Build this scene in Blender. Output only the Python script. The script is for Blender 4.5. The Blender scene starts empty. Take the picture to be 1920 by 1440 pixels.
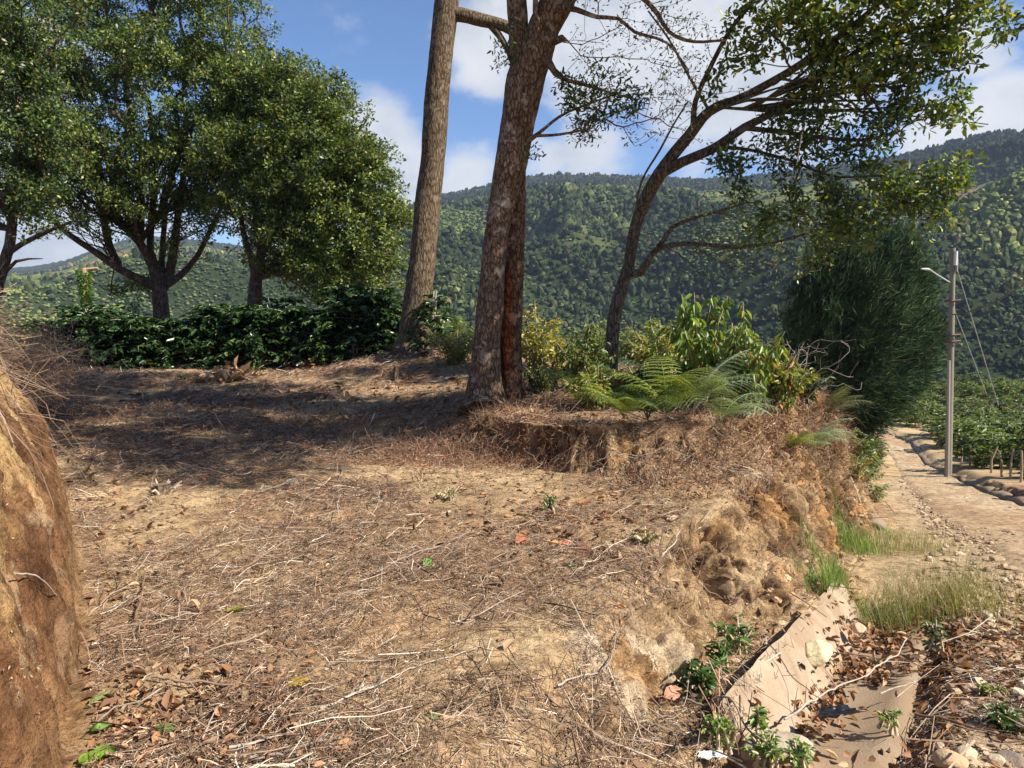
import bpy, math, random
import numpy as np
from mathutils import Vector, Euler
rng = np.random.default_rng(7)
random.seed(7)
S = bpy.context.scene
COL = S.collection
R = math.radians

# ------------------------------------------------------------------ camera, sky, sun, exposure
EYE = 1.6; PITCH = 5.0; FPX = 1423.0
cd = bpy.data.cameras.new('camera'); cam = bpy.data.objects.new('camera', cd); COL.objects.link(cam)
cam.location = (0, 0, EYE); cam.rotation_euler = (R(90 - PITCH), 0, 0)
cd.sensor_width = 36; cd.lens = 36 * FPX / 1920; cd.clip_start = 0.05; cd.clip_end = 9000
S.camera = cam
SUN_AZ = -25.0      # degrees from +X towards +Y
SUN_EL = 43.0
sd = Vector((math.cos(R(SUN_EL)) * math.cos(R(SUN_AZ)), math.cos(R(SUN_EL)) * math.sin(R(SUN_AZ)), math.sin(R(SUN_EL))))
ld = bpy.data.lights.new('sun', 'SUN'); lo = bpy.data.objects.new('sun', ld); COL.objects.link(lo)
ld.energy = 5.0; ld.angle = R(0.53); ld.color = (1.0, 0.93, 0.82)
lo.rotation_euler = sd.to_track_quat('Z', 'Y').to_euler(); lo.location = (0, 0, 60)
S.view_settings.view_transform = 'Standard'; S.view_settings.look = 'None'
S.view_settings.exposure = 1.0; S.view_settings.gamma = 1
try:
    S.cycles.max_bounces = 6; S.cycles.transparent_max_bounces = 8; S.cycles.volume_bounces = 0
    S.cycles.transmission_bounces = 3; S.cycles.diffuse_bounces = 3
except Exception: pass

def ray(px, py):
    u = (px - 960) / FPX; v = (720 - py) / FPX
    p = R(PITCH)
    return np.array([u, math.cos(p) + v * math.sin(p), -math.sin(p) + v * math.cos(p)])
def P(px, py, d):
    r = ray(px, py); return np.array([0, 0, EYE]) + r * (d / r[1])

# ---- node helpers
def nn(nt, typ, **kw):
    n = nt.nodes.new(typ)
    for k, v in kw.items():
        if k.startswith('i_'):
            n.inputs[k[2:].replace('_', ' ')].default_value = v
        else: setattr(n, k, v)
    return n
def lk(nt, a, b): nt.links.new(a, b)
def ramp(nt, fac, stops):
    r = nt.nodes.new('ShaderNodeValToRGB'); e = r.color_ramp.elements
    while len(e) < len(stops): e.new(0.5)
    for x, (p, c) in zip(e, stops): x.position = p; x.color = (*c, 1) if len(c) == 3 else c
    lk(nt, fac, r.inputs[0]); return r.outputs[0]
def mth(nt, op, a, b=None, c=None, clamp=False):
    m = nt.nodes.new('ShaderNodeMath'); m.operation = op; m.use_clamp = clamp
    for i, x in enumerate((a, b, c)):
        if x is None: continue
        if isinstance(x, (int, float)): m.inputs[i].default_value = x
        else: lk(nt, x, m.inputs[i])
    return m.outputs[0]
def mix(nt, fac, a, b, mode='MIX'):
    m = nt.nodes.new('ShaderNodeMix'); m.data_type = 'RGBA'; m.blend_type = mode
    if isinstance(fac, (int, float)): m.inputs[0].default_value = fac
    else: lk(nt, fac, m.inputs[0])
    for i, x in ((6, a), (7, b)):
        if isinstance(x, (tuple, list)): m.inputs[i].default_value = (*x, 1) if len(x) == 3 else x
        else: lk(nt, x, m.inputs[i])
    return m.outputs[2]
def noise(nt, vec, scale, detail=4, rough=.55, dist=0.0):
    n = nt.nodes.new('ShaderNodeTexNoise'); n.inputs['Scale'].default_value = scale
    n.inputs['Detail'].default_value = detail; n.inputs['Roughness'].default_value = rough
    n.inputs['Distortion'].default_value = dist
    if vec is not None: lk(nt, vec, n.inputs['Vector'])
    return n.outputs['Fac']

# ---- world: sky texture plus clouds set by direction
w = bpy.data.worlds.new('World'); S.world = w; w.use_nodes = True
nt = w.node_tree; nt.nodes.clear()
out = nt.nodes.new('ShaderNodeOutputWorld')
sky = nt.nodes.new('ShaderNodeTexSky'); sky.sky_type = 'NISHITA'; sky.sun_disc = False
sky.sun_elevation = R(SUN_EL); sky.sun_rotation = R(90 - SUN_AZ); sky.altitude = 1200
sky.air_density = 1.0; sky.dust_density = 0.0; sky.ozone_density = 4.5
bg1 = nt.nodes.new('ShaderNodeBackground'); bg1.inputs[1].default_value = 0.07
lk(nt, mix(nt, 1.0, sky.outputs[0], (.82, .98, 1.14), 'MULTIPLY'), bg1.inputs[0])
geo = nt.nodes.new('ShaderNodeTexCoord'); D = geo.outputs['Generated']
def vscale(v, s):
    m = nt.nodes.new('ShaderNodeVectorMath'); m.operation = 'MULTIPLY'; lk(nt, v, m.inputs[0]); m.inputs[1].default_value = s; return m.outputs[0]
n1 = noise(nt, vscale(D, (1, 1, 1.7)), 5.2, 8, .58, .25)
n2 = noise(nt, vscale(D, (1, 1, 1.5)), 17, 6, .6, .2)
CL = [(640, 60, 100, .48), (575, 100, 90, .18), (690, 270, 130, .75), (740, 350, 130, .9), (870, 340, 110, .75), (650, 200, 60, .5),
      (905, 110, 100, .8), (980, 60, 120, .8), (1130, 80, 170, .85), (1330, 90, 200, .9), (1500, 130, 190, .9),
      (1120, 290, 120, .62), (1200, 265, 90, .45), (1300, 325, 70, .6), (1020, 300, 90, .6),
      (1830, 100, 130, .62), (1650, 60, 160, .8), (1890, 235, 120, .95), (1780, 275, 130, .85), (1640, 270, 90, .55), (1950, 250, 100, .9),
      (60, 430, 200, .8), (260, 420, 170, .7), (480, 380, 160, .5), (0, 100, 260, .6), (1480, 340, 110, .4), (1500, -200, 330, .8), (500, -350, 260, .6), (1000, -500, 380, .7)]
acc = None
for (px, py, rp, wt) in CL:
    d = ray(px, py); d = d / np.linalg.norm(d)
    m = nt.nodes.new('ShaderNodeVectorMath'); m.operation = 'DISTANCE'; lk(nt, D, m.inputs[0]); m.inputs[1].default_value = d
    q = mth(nt, 'DIVIDE', m.outputs['Value'], rp / FPX)
    q = mth(nt, 'MULTIPLY', q, q); q = mth(nt, 'MULTIPLY', q, -1.1); q = mth(nt, 'EXPONENT', q)
    q = mth(nt, 'MULTIPLY', q, wt)
    acc = q if acc is None else mth(nt, 'MAXIMUM', acc, q)
dens = mth(nt, 'ADD', acc, mth(nt, 'MULTIPLY', mth(nt, 'SUBTRACT', n1, .5), 1.25))
dens = mth(nt, 'ADD', dens, mth(nt, 'MULTIPLY', mth(nt, 'SUBTRACT', n2, .5), .42))
mask = nt.nodes.new('ShaderNodeMapRange'); mask.interpolation_type = 'SMOOTHSTEP'
mask.inputs['From Min'].default_value = .33; mask.inputs['From Max'].default_value = .66; lk(nt, dens, mask.inputs['Value'])
shade = mth(nt, 'ADD', mth(nt, 'MULTIPLY', n1, .9), mth(nt, 'MULTIPLY', n2, .5))
ccol = ramp(nt, shade, [(.55, (.95, .96, .98)), (.72, (.80, .83, .88)), (.90, (.56, .62, .70))])
bg2 = nt.nodes.new('ShaderNodeBackground'); bg2.inputs[1].default_value = .47; lk(nt, ccol, bg2.inputs[0])
ms = nt.nodes.new('ShaderNodeMixShader'); lk(nt, mask.outputs[0], ms.inputs[0]); lk(nt, bg1.outputs[0], ms.inputs[1]); lk(nt, bg2.outputs[0], ms.inputs[2])
lk(nt, ms.outputs[0], out.inputs[0])

# ------------------------------------------------------------------ numpy noise
def _h(ix, iy, iz, seed):
    n = (ix * 374761393 + iy * 668265263 + iz * 2147483647 + seed * 1274126177) & 0xFFFFFFFF
    n = ((n ^ (n >> 13)) * 1274126177) & 0xFFFFFFFF
    n = ((n ^ (n >> 16)) * 2246822519) & 0xFFFFFFFF
    return ((n ^ (n >> 15)) & 0xFFFFFF) / float(0xFFFFFF)
def vn(x, y, z=0.0, seed=0):
    x, y, z = np.broadcast_arrays(np.asarray(x, float), np.asarray(y, float), np.asarray(z, float))
    xi = np.floor(x).astype(np.int64); yi = np.floor(y).astype(np.int64); zi = np.floor(z).astype(np.int64)
    fx = x - xi; fy = y - yi; fz = z - zi
    fx = fx * fx * (3 - 2 * fx); fy = fy * fy * (3 - 2 * fy); fz = fz * fz * (3 - 2 * fz)
    r = 0
    for a in (0, 1):
        for b in (0, 1):
            for c in (0, 1):
                r = r + _h(xi + a, yi + b, zi + c, seed) * (fx if a else 1 - fx) * (fy if b else 1 - fy) * (fz if c else 1 - fz)
    return r
def fbm(x, y, z=0.0, seed=0, oct=4, gain=.5):
    s = 0; a = 1; t = 0
    for i in range(oct):
        s = s + a * (vn(np.asarray(x) * 2**i + 17.3 * i, np.asarray(y) * 2**i + 5.1 * i, np.asarray(z) * 2**i + 3.7 * i, seed + i) - .5); t += a; a *= gain
    return s / t * 2      # about -1..1
def worley(x, y, z, seed=0):
    xi = np.floor(x).astype(np.int64); yi = np.floor(y).astype(np.int64); zi = np.floor(z).astype(np.int64); f1 = np.full(x.shape, 9.0); f2 = f1.copy()
    for a in (-1, 0, 1):
        for b in (-1, 0, 1):
            for c in (-1, 0, 1):
                X_, Y_, Z_ = xi + a, yi + b, zi + c; d = np.sqrt((X_ + _h(X_, Y_, Z_, seed) - x)**2 + (Y_ + _h(X_, Y_, Z_, seed + 1) - y)**2 + (Z_ + _h(X_, Y_, Z_, seed + 2) - z)**2)
                f2 = np.minimum(f2, np.maximum(f1, d)); f1 = np.minimum(f1, d)
    return f1, f2
def sst(a, b, x):
    t = np.clip((x - a) / (b - a), 0, 1); return t * t * (3 - 2 * t)

def lineat(pl, n, ext=None):
    pl = np.array(pl, float); s = np.concatenate([[0], np.cumsum(np.hypot(*(pl[1:] - pl[:-1]).T))]); q = np.linspace(0, s[-1], n)
    return np.stack([np.interp(q, s, pl[:, 0]), np.interp(q, s, pl[:, 1])], -1)
def unit(v): return v / (np.linalg.norm(v, axis=-1, keepdims=True) + 1e-12)
# ------------------------------------------------------------------ mesh + object helpers
class MB:
    """collects vertices, faces, one colour per face, one material slot per face -> ONE mesh object"""
    def __init__(s): s.v = []; s.n = 0; s.f = []; s.c = []; s.m = []
    def add(s, V, F, col=(1, 1, 1), mi=0):
        V = np.asarray(V, float).reshape(-1, 3); F = np.asarray(F, np.int64)
        s.v.append(V); s.f.append(F + s.n); s.n += len(V)
        c = np.asarray(col, float)
        if c.ndim == 1: c = np.repeat(c[None], len(F), 0)
        s.c.append(c); s.m.append(np.full(len(F), mi, np.int32)); return s
    def build(s, name, mats, parent=None, smooth=True, local=None):
        V = np.concatenate(s.v) if s.v else np.zeros((0, 3))
        if local is not None: V = V - np.asarray(local)
        me = bpy.data.meshes.new(name)
        me.vertices.add(len(V)); me.vertices.foreach_set('co', V.astype(np.float32).ravel())
        tot = np.concatenate([np.full(len(f), f.shape[1], np.int32) for f in s.f])
        li = np.concatenate([f.ravel() for f in s.f]).astype(np.int32)
        me.loops.add(len(li)); me.loops.foreach_set('vertex_index', li)
        me.polygons.add(len(tot)); st = np.concatenate([[0], np.cumsum(tot)[:-1]]).astype(np.int32)
        me.polygons.foreach_set('loop_start', st)
        try: me.polygons.foreach_set('loop_total', tot)
        except Exception: pass
        me.polygons.foreach_set('material_index', np.concatenate(s.m))
        me.polygons.foreach_set('use_smooth', np.full(len(tot), bool(smooth)))
        C = np.concatenate(s.c); a = me.attributes.new('Col', 'FLOAT_COLOR', 'CORNER')
        Cc = np.repeat(np.concatenate([C, np.ones((len(C), 1))], 1), tot, 0)
        a.data.foreach_set('color', Cc.astype(np.float32).ravel())
        me.update(calc_edges=True)
        for m in (mats if isinstance(mats, (list, tuple)) else [mats]): me.materials.append(m)
        o = bpy.data.objects.new(name, me); COL.objects.link(o)
        if parent is not None: o.parent = parent
        return o
def tag(o, label=None, cat=None, group=None, kind=None):
    if label: o['label'] = label
    if cat: o['category'] = cat
    if group: o['group'] = group
    if kind: o['kind'] = kind
    return o
def empty(name, loc, label, cat, group=None):
    o = bpy.data.objects.new(name, None); COL.objects.link(o); o.location = Vector([float(a) for a in loc]); o.empty_display_size = .2
    return tag(o, label, cat, group)
def copy_tree(o, parent=None):
    c = o.copy(); COL.objects.link(c); c.parent = parent
    for ch in list(o.children): copy_tree(ch, c)
    return c

# ------------------------------------------------------------------ materials
def mat(name, rough=.8, spec=.3, trans=0.0, vary=.25, vscale_=3.0, bump=0.0, bscale=40.0, tint=(1, 1, 1), extra=None):
    m = bpy.data.materials.new(name); m.use_nodes = True; t = m.node_tree; t.nodes.clear()
    o = t.nodes.new('ShaderNodeOutputMaterial'); b = t.nodes.new('ShaderNodeBsdfPrincipled')
    a = t.nodes.new('ShaderNodeAttribute'); a.attribute_name = 'Col'
    tc = t.nodes.new('ShaderNodeTexCoord')
    c = a.outputs['Color']
    if tint != (1, 1, 1): c = mix(t, 1.0, c, tint, 'MULTIPLY')
    if vary > 0:
        f = noise(t, tc.outputs['Object'], vscale_, 4, .6)
        k = ramp(t, f, [(.3, (1 - vary,) * 3), (.7, (1 + vary * .6,) * 3)])
        c = mix(t, 1.0, c, k, 'MULTIPLY')
    if extra: c = extra(t, tc, c, b)
    lk(t, c, b.inputs['Base Color']); b.inputs['Roughness'].default_value = rough
    b.inputs['Specular IOR Level'].default_value = spec
    if bump > 0:
        f2 = noise(t, tc.outputs['Object'], bscale, 5, .65)
        bp = t.nodes.new('ShaderNodeBump'); bp.inputs['Strength'].default_value = bump; bp.inputs['Distance'].default_value = .02
        lk(t, f2, bp.inputs['Height']); lk(t, bp.outputs[0], b.inputs['Normal'])
    if trans > 0:
        tr = t.nodes.new('ShaderNodeBsdfTranslucent'); 
        ct = mix(t, 1.0, c, (1.25, 1.15, .45), 'MULTIPLY'); lk(t, ct, tr.inputs[0])
        mx = t.nodes.new('ShaderNodeMixShader'); mx.inputs[0].default_value = trans
        lk(t, b.outputs[0], mx.inputs[1]); lk(t, tr.outputs[0], mx.inputs[2]); lk(t, mx.outputs[0], o.inputs[0])
    else: lk(t, b.outputs[0], o.inputs[0])
    return m

M = {}
M['leaf'] = mat('leaf_foliage', rough=.42, spec=.5, trans=.36, vary=.2, vscale_=.8)
M['leaf_gloss'] = mat('coffee_leaf', rough=.26, spec=.6, trans=.18, vary=.2, vscale_=2)
M['fern'] = mat('fern_frond', rough=.5, spec=.4, trans=.35, vary=.15)
M['dry'] = mat('dry_plant_matter', rough=.85, spec=.15, trans=.15, vary=.2, vscale_=5)
M['twig'] = mat('dry_twig', rough=.85, spec=.15, vary=.25, vscale_=25)
M['needle'] = mat('casuarina_foliage', rough=.7, spec=.15, trans=.15, vary=.2, vscale_=.7)
M['far'] = mat('far_foliage', rough=.9, spec=.05, vary=.25, vscale_=.25)
M['stone'] = mat('stone', rough=.9, spec=.2, vary=.3, vscale_=9, bump=.6, bscale=30)
M['metal'] = mat('galvanised_metal', rough=.45, spec=.5, vary=.1)
M['plastic'] = mat('black_plastic', rough=.2, spec=.6, vary=0)
def conc_extra(t, tc, c, b):
    f = noise(t, tc.outputs['Object'], 2.2, 6, .65, .4); g = noise(t, tc.outputs['Object'], 60, 3, .6)
    c = mix(t, ramp(t, f, [(.40, (0, 0, 0)), (.58, (.85,) * 3)]), c, (.27, .185, .11))
    return mix(t, ramp(t, g, [(.5, (0, 0, 0)), (.75, (.55,) * 3)]), c, (.22, .16, .1))
M['concrete'] = mat('concrete', rough=.9, spec=.2, vary=.15, vscale_=4, bump=.35, bscale=70, extra=conc_extra)

def bark_mat(name, c1, c2, c3, scale=9.0, lichen=.5, along=.2):
    m = bpy.data.materials.new(name); m.use_nodes = True; t = m.node_tree; b = t.nodes['Principled BSDF']
    tc = t.nodes.new('ShaderNodeTexCoord'); mp = t.nodes.new('ShaderNodeMapping'); mp.inputs['Scale'].default_value = (1, 1, along)
    lk(t, tc.outputs['Object'], mp.inputs[0])
    f = noise(t, mp.outputs[0], scale * 2.2, 7, .7, .6)
    vo = t.nodes.new('ShaderNodeTexVoronoi'); vo.feature = 'DISTANCE_TO_EDGE'; vo.inputs['Scale'].default_value = scale * 1.6; lk(t, mp.outputs[0], vo.inputs['Vector'])
    crack = ramp(t, vo.outputs['Distance'], [(.0, (0, 0, 0)), (.14, (1, 1, 1))])
    h = mth(t, 'MULTIPLY', f, mth(t, 'ADD', mth(t, 'MULTIPLY', crack, .5), .5))
    c = ramp(t, h, [(.2, c1), (.42, c2), (.62, c3)])
    li = noise(t, tc.outputs['Object'], 7, 5, .6, .5)
    c = mix(t, ramp(t, li, [(.56, (0, 0, 0)), (.66, (lichen,) * 3)]), c, (.36, .34, .29))
    at = t.nodes.new('ShaderNodeAttribute'); at.attribute_name = 'Col'
    c = mix(t, 1.0, c, at.outputs['Color'], 'MULTIPLY')
    lk(t, c, b.inputs['Base Color']); b.inputs['Roughness'].default_value = .9; b.inputs['Specular IOR Level'].default_value = .15
    bp = t.nodes.new('ShaderNodeBump'); bp.inputs['Strength'].default_value = .9; bp.inputs['Distance'].default_value = .02
    lk(t, h, bp.inputs['Height']); lk(t, bp.outputs[0], b.inputs['Normal'])
    return m
M['bark'] = bark_mat('grey_brown_bark', (.03, .022, .016), (.115, .088, .062), (.30, .245, .18), scale=17)
M['bark_red'] = bark_mat('reddish_bark', (.025, .015, .01), (.10, .068, .046), (.23, .175, .125), scale=15, lichen=.7, along=.35)
M['bark_dark'] = bark_mat('dark_limb_bark', (.03, .02, .014), (.09, .062, .045), (.18, .14, .11), scale=16, lichen=.35)

# ground material: colour from the attribute (soil kind), fine grain from noise
m = bpy.data.materials.new('soil'); m.use_nodes = True; t = m.node_tree; b = t.nodes['Principled BSDF']
tc = t.nodes.new('ShaderNodeTexCoord'); at = t.nodes.new('ShaderNodeAttribute'); at.attribute_name = 'Col'
Oc = tc.outputs['Object']
f1 = noise(t, Oc, 1.3, 6, .62, .5); f2 = noise(t, Oc, 9, 6, .68); f3 = noise(t, Oc, 70, 4, .7); f4 = noise(t, Oc, 260, 3, .7)
c = mix(t, 1.0, at.outputs['Color'], ramp(t, f1, [(.3, (.75, .72, .70)), (.7, (1.18, 1.16, 1.1))]), 'MULTIPLY')
c = mix(t, 1.0, c, ramp(t, f2, [(.34, (.45, .40, .36)), (.52, (1, 1, 1)), (.70, (1.28, 1.24, 1.15))]), 'MULTIPLY')
c = mix(t, 1.0, c, ramp(t, f3, [(.34, (.55, .5, .46)), (.5, (1, 1, 1)), (.7, (1.25, 1.2, 1.15))]), 'MULTIPLY')
c = mix(t, 1.0, c, ramp(t, f4, [(.36, (.7, .68, .66)), (.6, (1.12, 1.12, 1.12))]), 'MULTIPLY')
lk(t, c, b.inputs['Base Color']); b.inputs['Roughness'].default_value = .95; b.inputs['Specular IOR Level'].default_value = .08
h = mth(t, 'ADD', mth(t, 'MULTIPLY', f2, .6), mth(t, 'ADD', mth(t, 'MULTIPLY', f3, .28), mth(t, 'MULTIPLY', f4, .1)))
bp = t.nodes.new('ShaderNodeBump'); bp.inputs['Strength'].default_value = 1.0; bp.inputs['Distance'].default_value = .05
lk(t, h, bp.inputs['Height']); lk(t, bp.outputs[0], b.inputs['Normal'])
M['soil'] = m
# far terrain material
m = bpy.data.materials.new('hill_ground'); m.use_nodes = True; t = m.node_tree; b = t.nodes['Principled BSDF']
tc = t.nodes.new('ShaderNodeTexCoord'); at = t.nodes.new('ShaderNodeAttribute'); at.attribute_name = 'Col'
f1 = noise(t, tc.outputs['Object'], .05, 8, .7, .4); f2 = noise(t, tc.outputs['Object'], .6, 5, .7)
c = mix(t, 1.0, at.outputs['Color'], ramp(t, f1, [(.3, (.65, .7, .65)), (.7, (1.3, 1.25, 1.2))]), 'MULTIPLY')
c = mix(t, 1.0, c, ramp(t, f2, [(.35, (.6, .6, .6)), (.65, (1.25, 1.25, 1.2))]), 'MULTIPLY')
lk(t, c, b.inputs['Base Color']); b.inputs['Roughness'].default_value = 1; b.inputs['Specular IOR Level'].default_value = 0
M['hill'] = m

# ------------------------------------------------------------------ terrain height function
def sdist(x, y, pl):
    """signed distance to a polyline in plan (positive on its left)"""
    x = np.asarray(x, float); y = np.asarray(y, float); best = np.full(x.shape, 1e9); sg = np.ones(x.shape)
    for (a, b_) in zip(pl[:-1], pl[1:]):
        dx, dy = b_[0] - a[0], b_[1] - a[1]; L = dx * dx + dy * dy
        tt = np.clip(((x - a[0]) * dx + (y - a[1]) * dy) / L, 0, 1)
        ex = x - (a[0] + tt * dx); ey = y - (a[1] + tt * dy); d = np.hypot(ex, ey)
        c_ = dx * (y - a[1]) - dy * (x - a[0])
        m_ = d < best; best = np.where(m_, d, best); sg = np.where(m_, np.sign(c_), sg)
    return best * sg
FOOT = [(-.6, -4), (.15, 1.2), (.6, 2.6), (1.05, 3.56), (1.9, 5.0), (2.83, 6.53), (4.2, 8.9), (5.5, 11.3), (8.3, 17.5), (13.5, 28), (15.9, 33.8), (14, 44), (4, 60)]
KERB = [(3.5, -6), (5.6, 4.5), (8.9, 12.9), (12.3, 21), (16.2, 30), (18.3, 36), (17, 46), (7, 64)]
def _cr(L, k=4):
    L = np.array(L, float); Q = np.concatenate([[2 * L[0] - L[1]], L, [2 * L[-1] - L[-2]]]); o = []
    for i in range(1, len(Q) - 2):
        for u in np.arange(k) / k: o.append(.5 * (2 * Q[i] + (Q[i + 1] - Q[i - 1]) * u + (2 * Q[i - 1] - 5 * Q[i] + 4 * Q[i + 1] - Q[i + 2]) * u * u + (3 * Q[i] - Q[i - 1] - 3 * Q[i + 1] + Q[i + 2]) * u**3))
    o.append(L[-1]); return [tuple(q) for q in o]
FOOT = [(-.8, -4), (-.05, 1.2), (.44, 2.6), (1.02, 3.56), (1.93, 5.0), (2.88, 6.53), (4.2, 8.9), (5.5, 11.3), (8.3, 17.5), (13.5, 28), (15.9, 33.8), (14, 44), (4, 60)]
FOOT = _cr(FOOT, 3); KERB = _cr(KERB, 3)
LEFT = [(-1.0, -5), (-1.3, 1.0), (-1.62, 2.6), (-2.2, 3.66), (-2.95, 4.9), (-3.75, 6.1), (-6.4, 9.9), (-10.4, 15.7), (-16, 22)]
TERR = [(-5.0, 11.2), (-2.6, 9.7), (-1.2, 8.55), (-.25, 7.75), (.9, 7.25), (1.3, 6.75), (2.0, 6.9), (2.9, 7.7), (5.0, 9.0)]
CP = [(200, 1440, 2.4, 0), (500, 1440, 2.4, 0), (1000, 1440, 2.4, -.05), (600, 1000, 5.5, None), (300, 1100, 4.4, None), (1000, 1100, 4.4, None),
      (400, 850, 8.0, None), (800, 870, 7.6, None), (300, 740, 12.8, None), (600, 740, 12.2, None), (100, 690, 15.8, None), (400, 690, 15.8, None), (620, 692, 15.6, None),
      (1100, 1000, 5.4, None), (700, 700, 13.6, None), (770, 660, 14.9, None), (850, 664, 14.2, None), (700, 668, 15.1, None)]
cps = []
for (px, py, d, z) in CP:
    p = P(px, py, d)
    cps.append((p[0], p[1], p[2] if z is None else z))
for q in [(-6, 0, 0), (0, -3, 0), (4, 0, 0), (2, 6, .1), (3, 9, .2), (5, 12, .1), (-12, 12, .4), (-14, 18, .5), (-3, 20, .3), (2, 17, .2), (-10, 24, -.2), (6, 20, -1), (-2, 26, -1.2), (.5, 9.6, .04), (-.8, 9.8, .06), (-.1, 9.2, .03), (2, 13, .7), (1.4, 12.0, .62), (0, 15, .85)]: cps.append(q)
cps = np.array(cps)
def tk(r2): return .5 * r2 * np.log(r2 + 1e-9)
n_ = len(cps); A_ = np.zeros((n_ + 3, n_ + 3)); dd = ((cps[:, None, :2] - cps[None, :, :2])**2).sum(-1)
A_[:n_, :n_] = tk(dd) + np.eye(n_) * .4; A_[:n_, n_] = 1; A_[:n_, n_ + 1:] = cps[:, :2]; A_[n_, :n_] = 1; A_[n_ + 1:, :n_] = cps[:, :2].T
W_ = np.linalg.solve(A_, np.concatenate([cps[:, 2], np.zeros(3)]))
def tps(x, y):
    r = W_[n_] + W_[n_ + 1] * x + W_[n_ + 2] * y
    for i in range(n_): r = r + W_[i] * tk((x - cps[i, 0])**2 + (y - cps[i, 1])**2)
    return r
def roadz(y):
    yy = np.maximum(y, 0); return -.14 * (np.sqrt(yy * yy + .8) - .894) - .05
RIDGE = [(-2400, 520), (-600, 520), (0, 503), (60, 499), (120, 490), (180, 466), (250, 447), (330, 450), (450, 465), (560, 470), (650, 440), (730, 397), (820, 372), (900, 357), (960, 342), (1050, 333), (1200, 336),
         (1300, 342), (1400, 338), (1500, 322), (1600, 312), (1680, 300), (1760, 277), (1850, 254), (1920, 250), (2200, 240), (4000, 300)]
rA, rE = [], []
for (px, py) in RIDGE:
    d = ray(px, py); rA.append(math.atan2(d[0], d[1])); rE.append(d[2] / math.hypot(d[0], d[1]))
RD_A = [-1.2, -.6, -.45, -.25, 0, .3, .6, 1.2]; RD_R = [2100, 2000, 1500, 1150, 1000, 850, 780, 760]
def far_h(x, y):
    r = np.hypot(x, y); az = np.arctan2(x, y)
    e = np.interp(az, rA, rE); Rr = np.interp(az, RD_A, RD_R); zr = EYE + Rr * e
    r0 = np.interp(az, [-.6, -.2, .1, .3, .45, .7], [60, 60, 70, 100, 130, 130]); zv = np.interp(az, [-.6, -.2, .2, .5], [-16, -22, -30, -26])
    t_ = np.clip((r - r0) / (Rr - r0), 0, 1.4)
    z = zv + (zr - zv) * (np.minimum(t_, 1)**1.6) - np.maximum(t_ - 1, 0) * 260
    k = sst(0, .15, t_) * (1 - .94 * sst(.86, .99, t_))
    rx = fbm(x / 190, y / 190, 0, 11, 4); rg = 1 - 2 * np.abs(fbm(x / 140 + 3, y / 140, 0, 21, 4))
    z = z + k * (rx * 34 + rg * 30 * np.minimum(1, r / 400)) * np.clip(r / 350, .3, 1.5)
    # nearer spur on the right middle, and a low hill on the left
    z = z + 34 * np.exp(-((az - .36) / .17)**2) * np.exp(-((r - 300) / 85)**2)
    z = z + 6 * np.exp(-((az + .42) / .12)**2) * np.exp(-((r - 330) / 100)**2)
    z = np.where(t_ < 1, np.minimum(z, EYE + r * (e - .012 * (1 - t_) ) - 6 * sst(1., .9, t_)), z)
    return z
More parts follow.
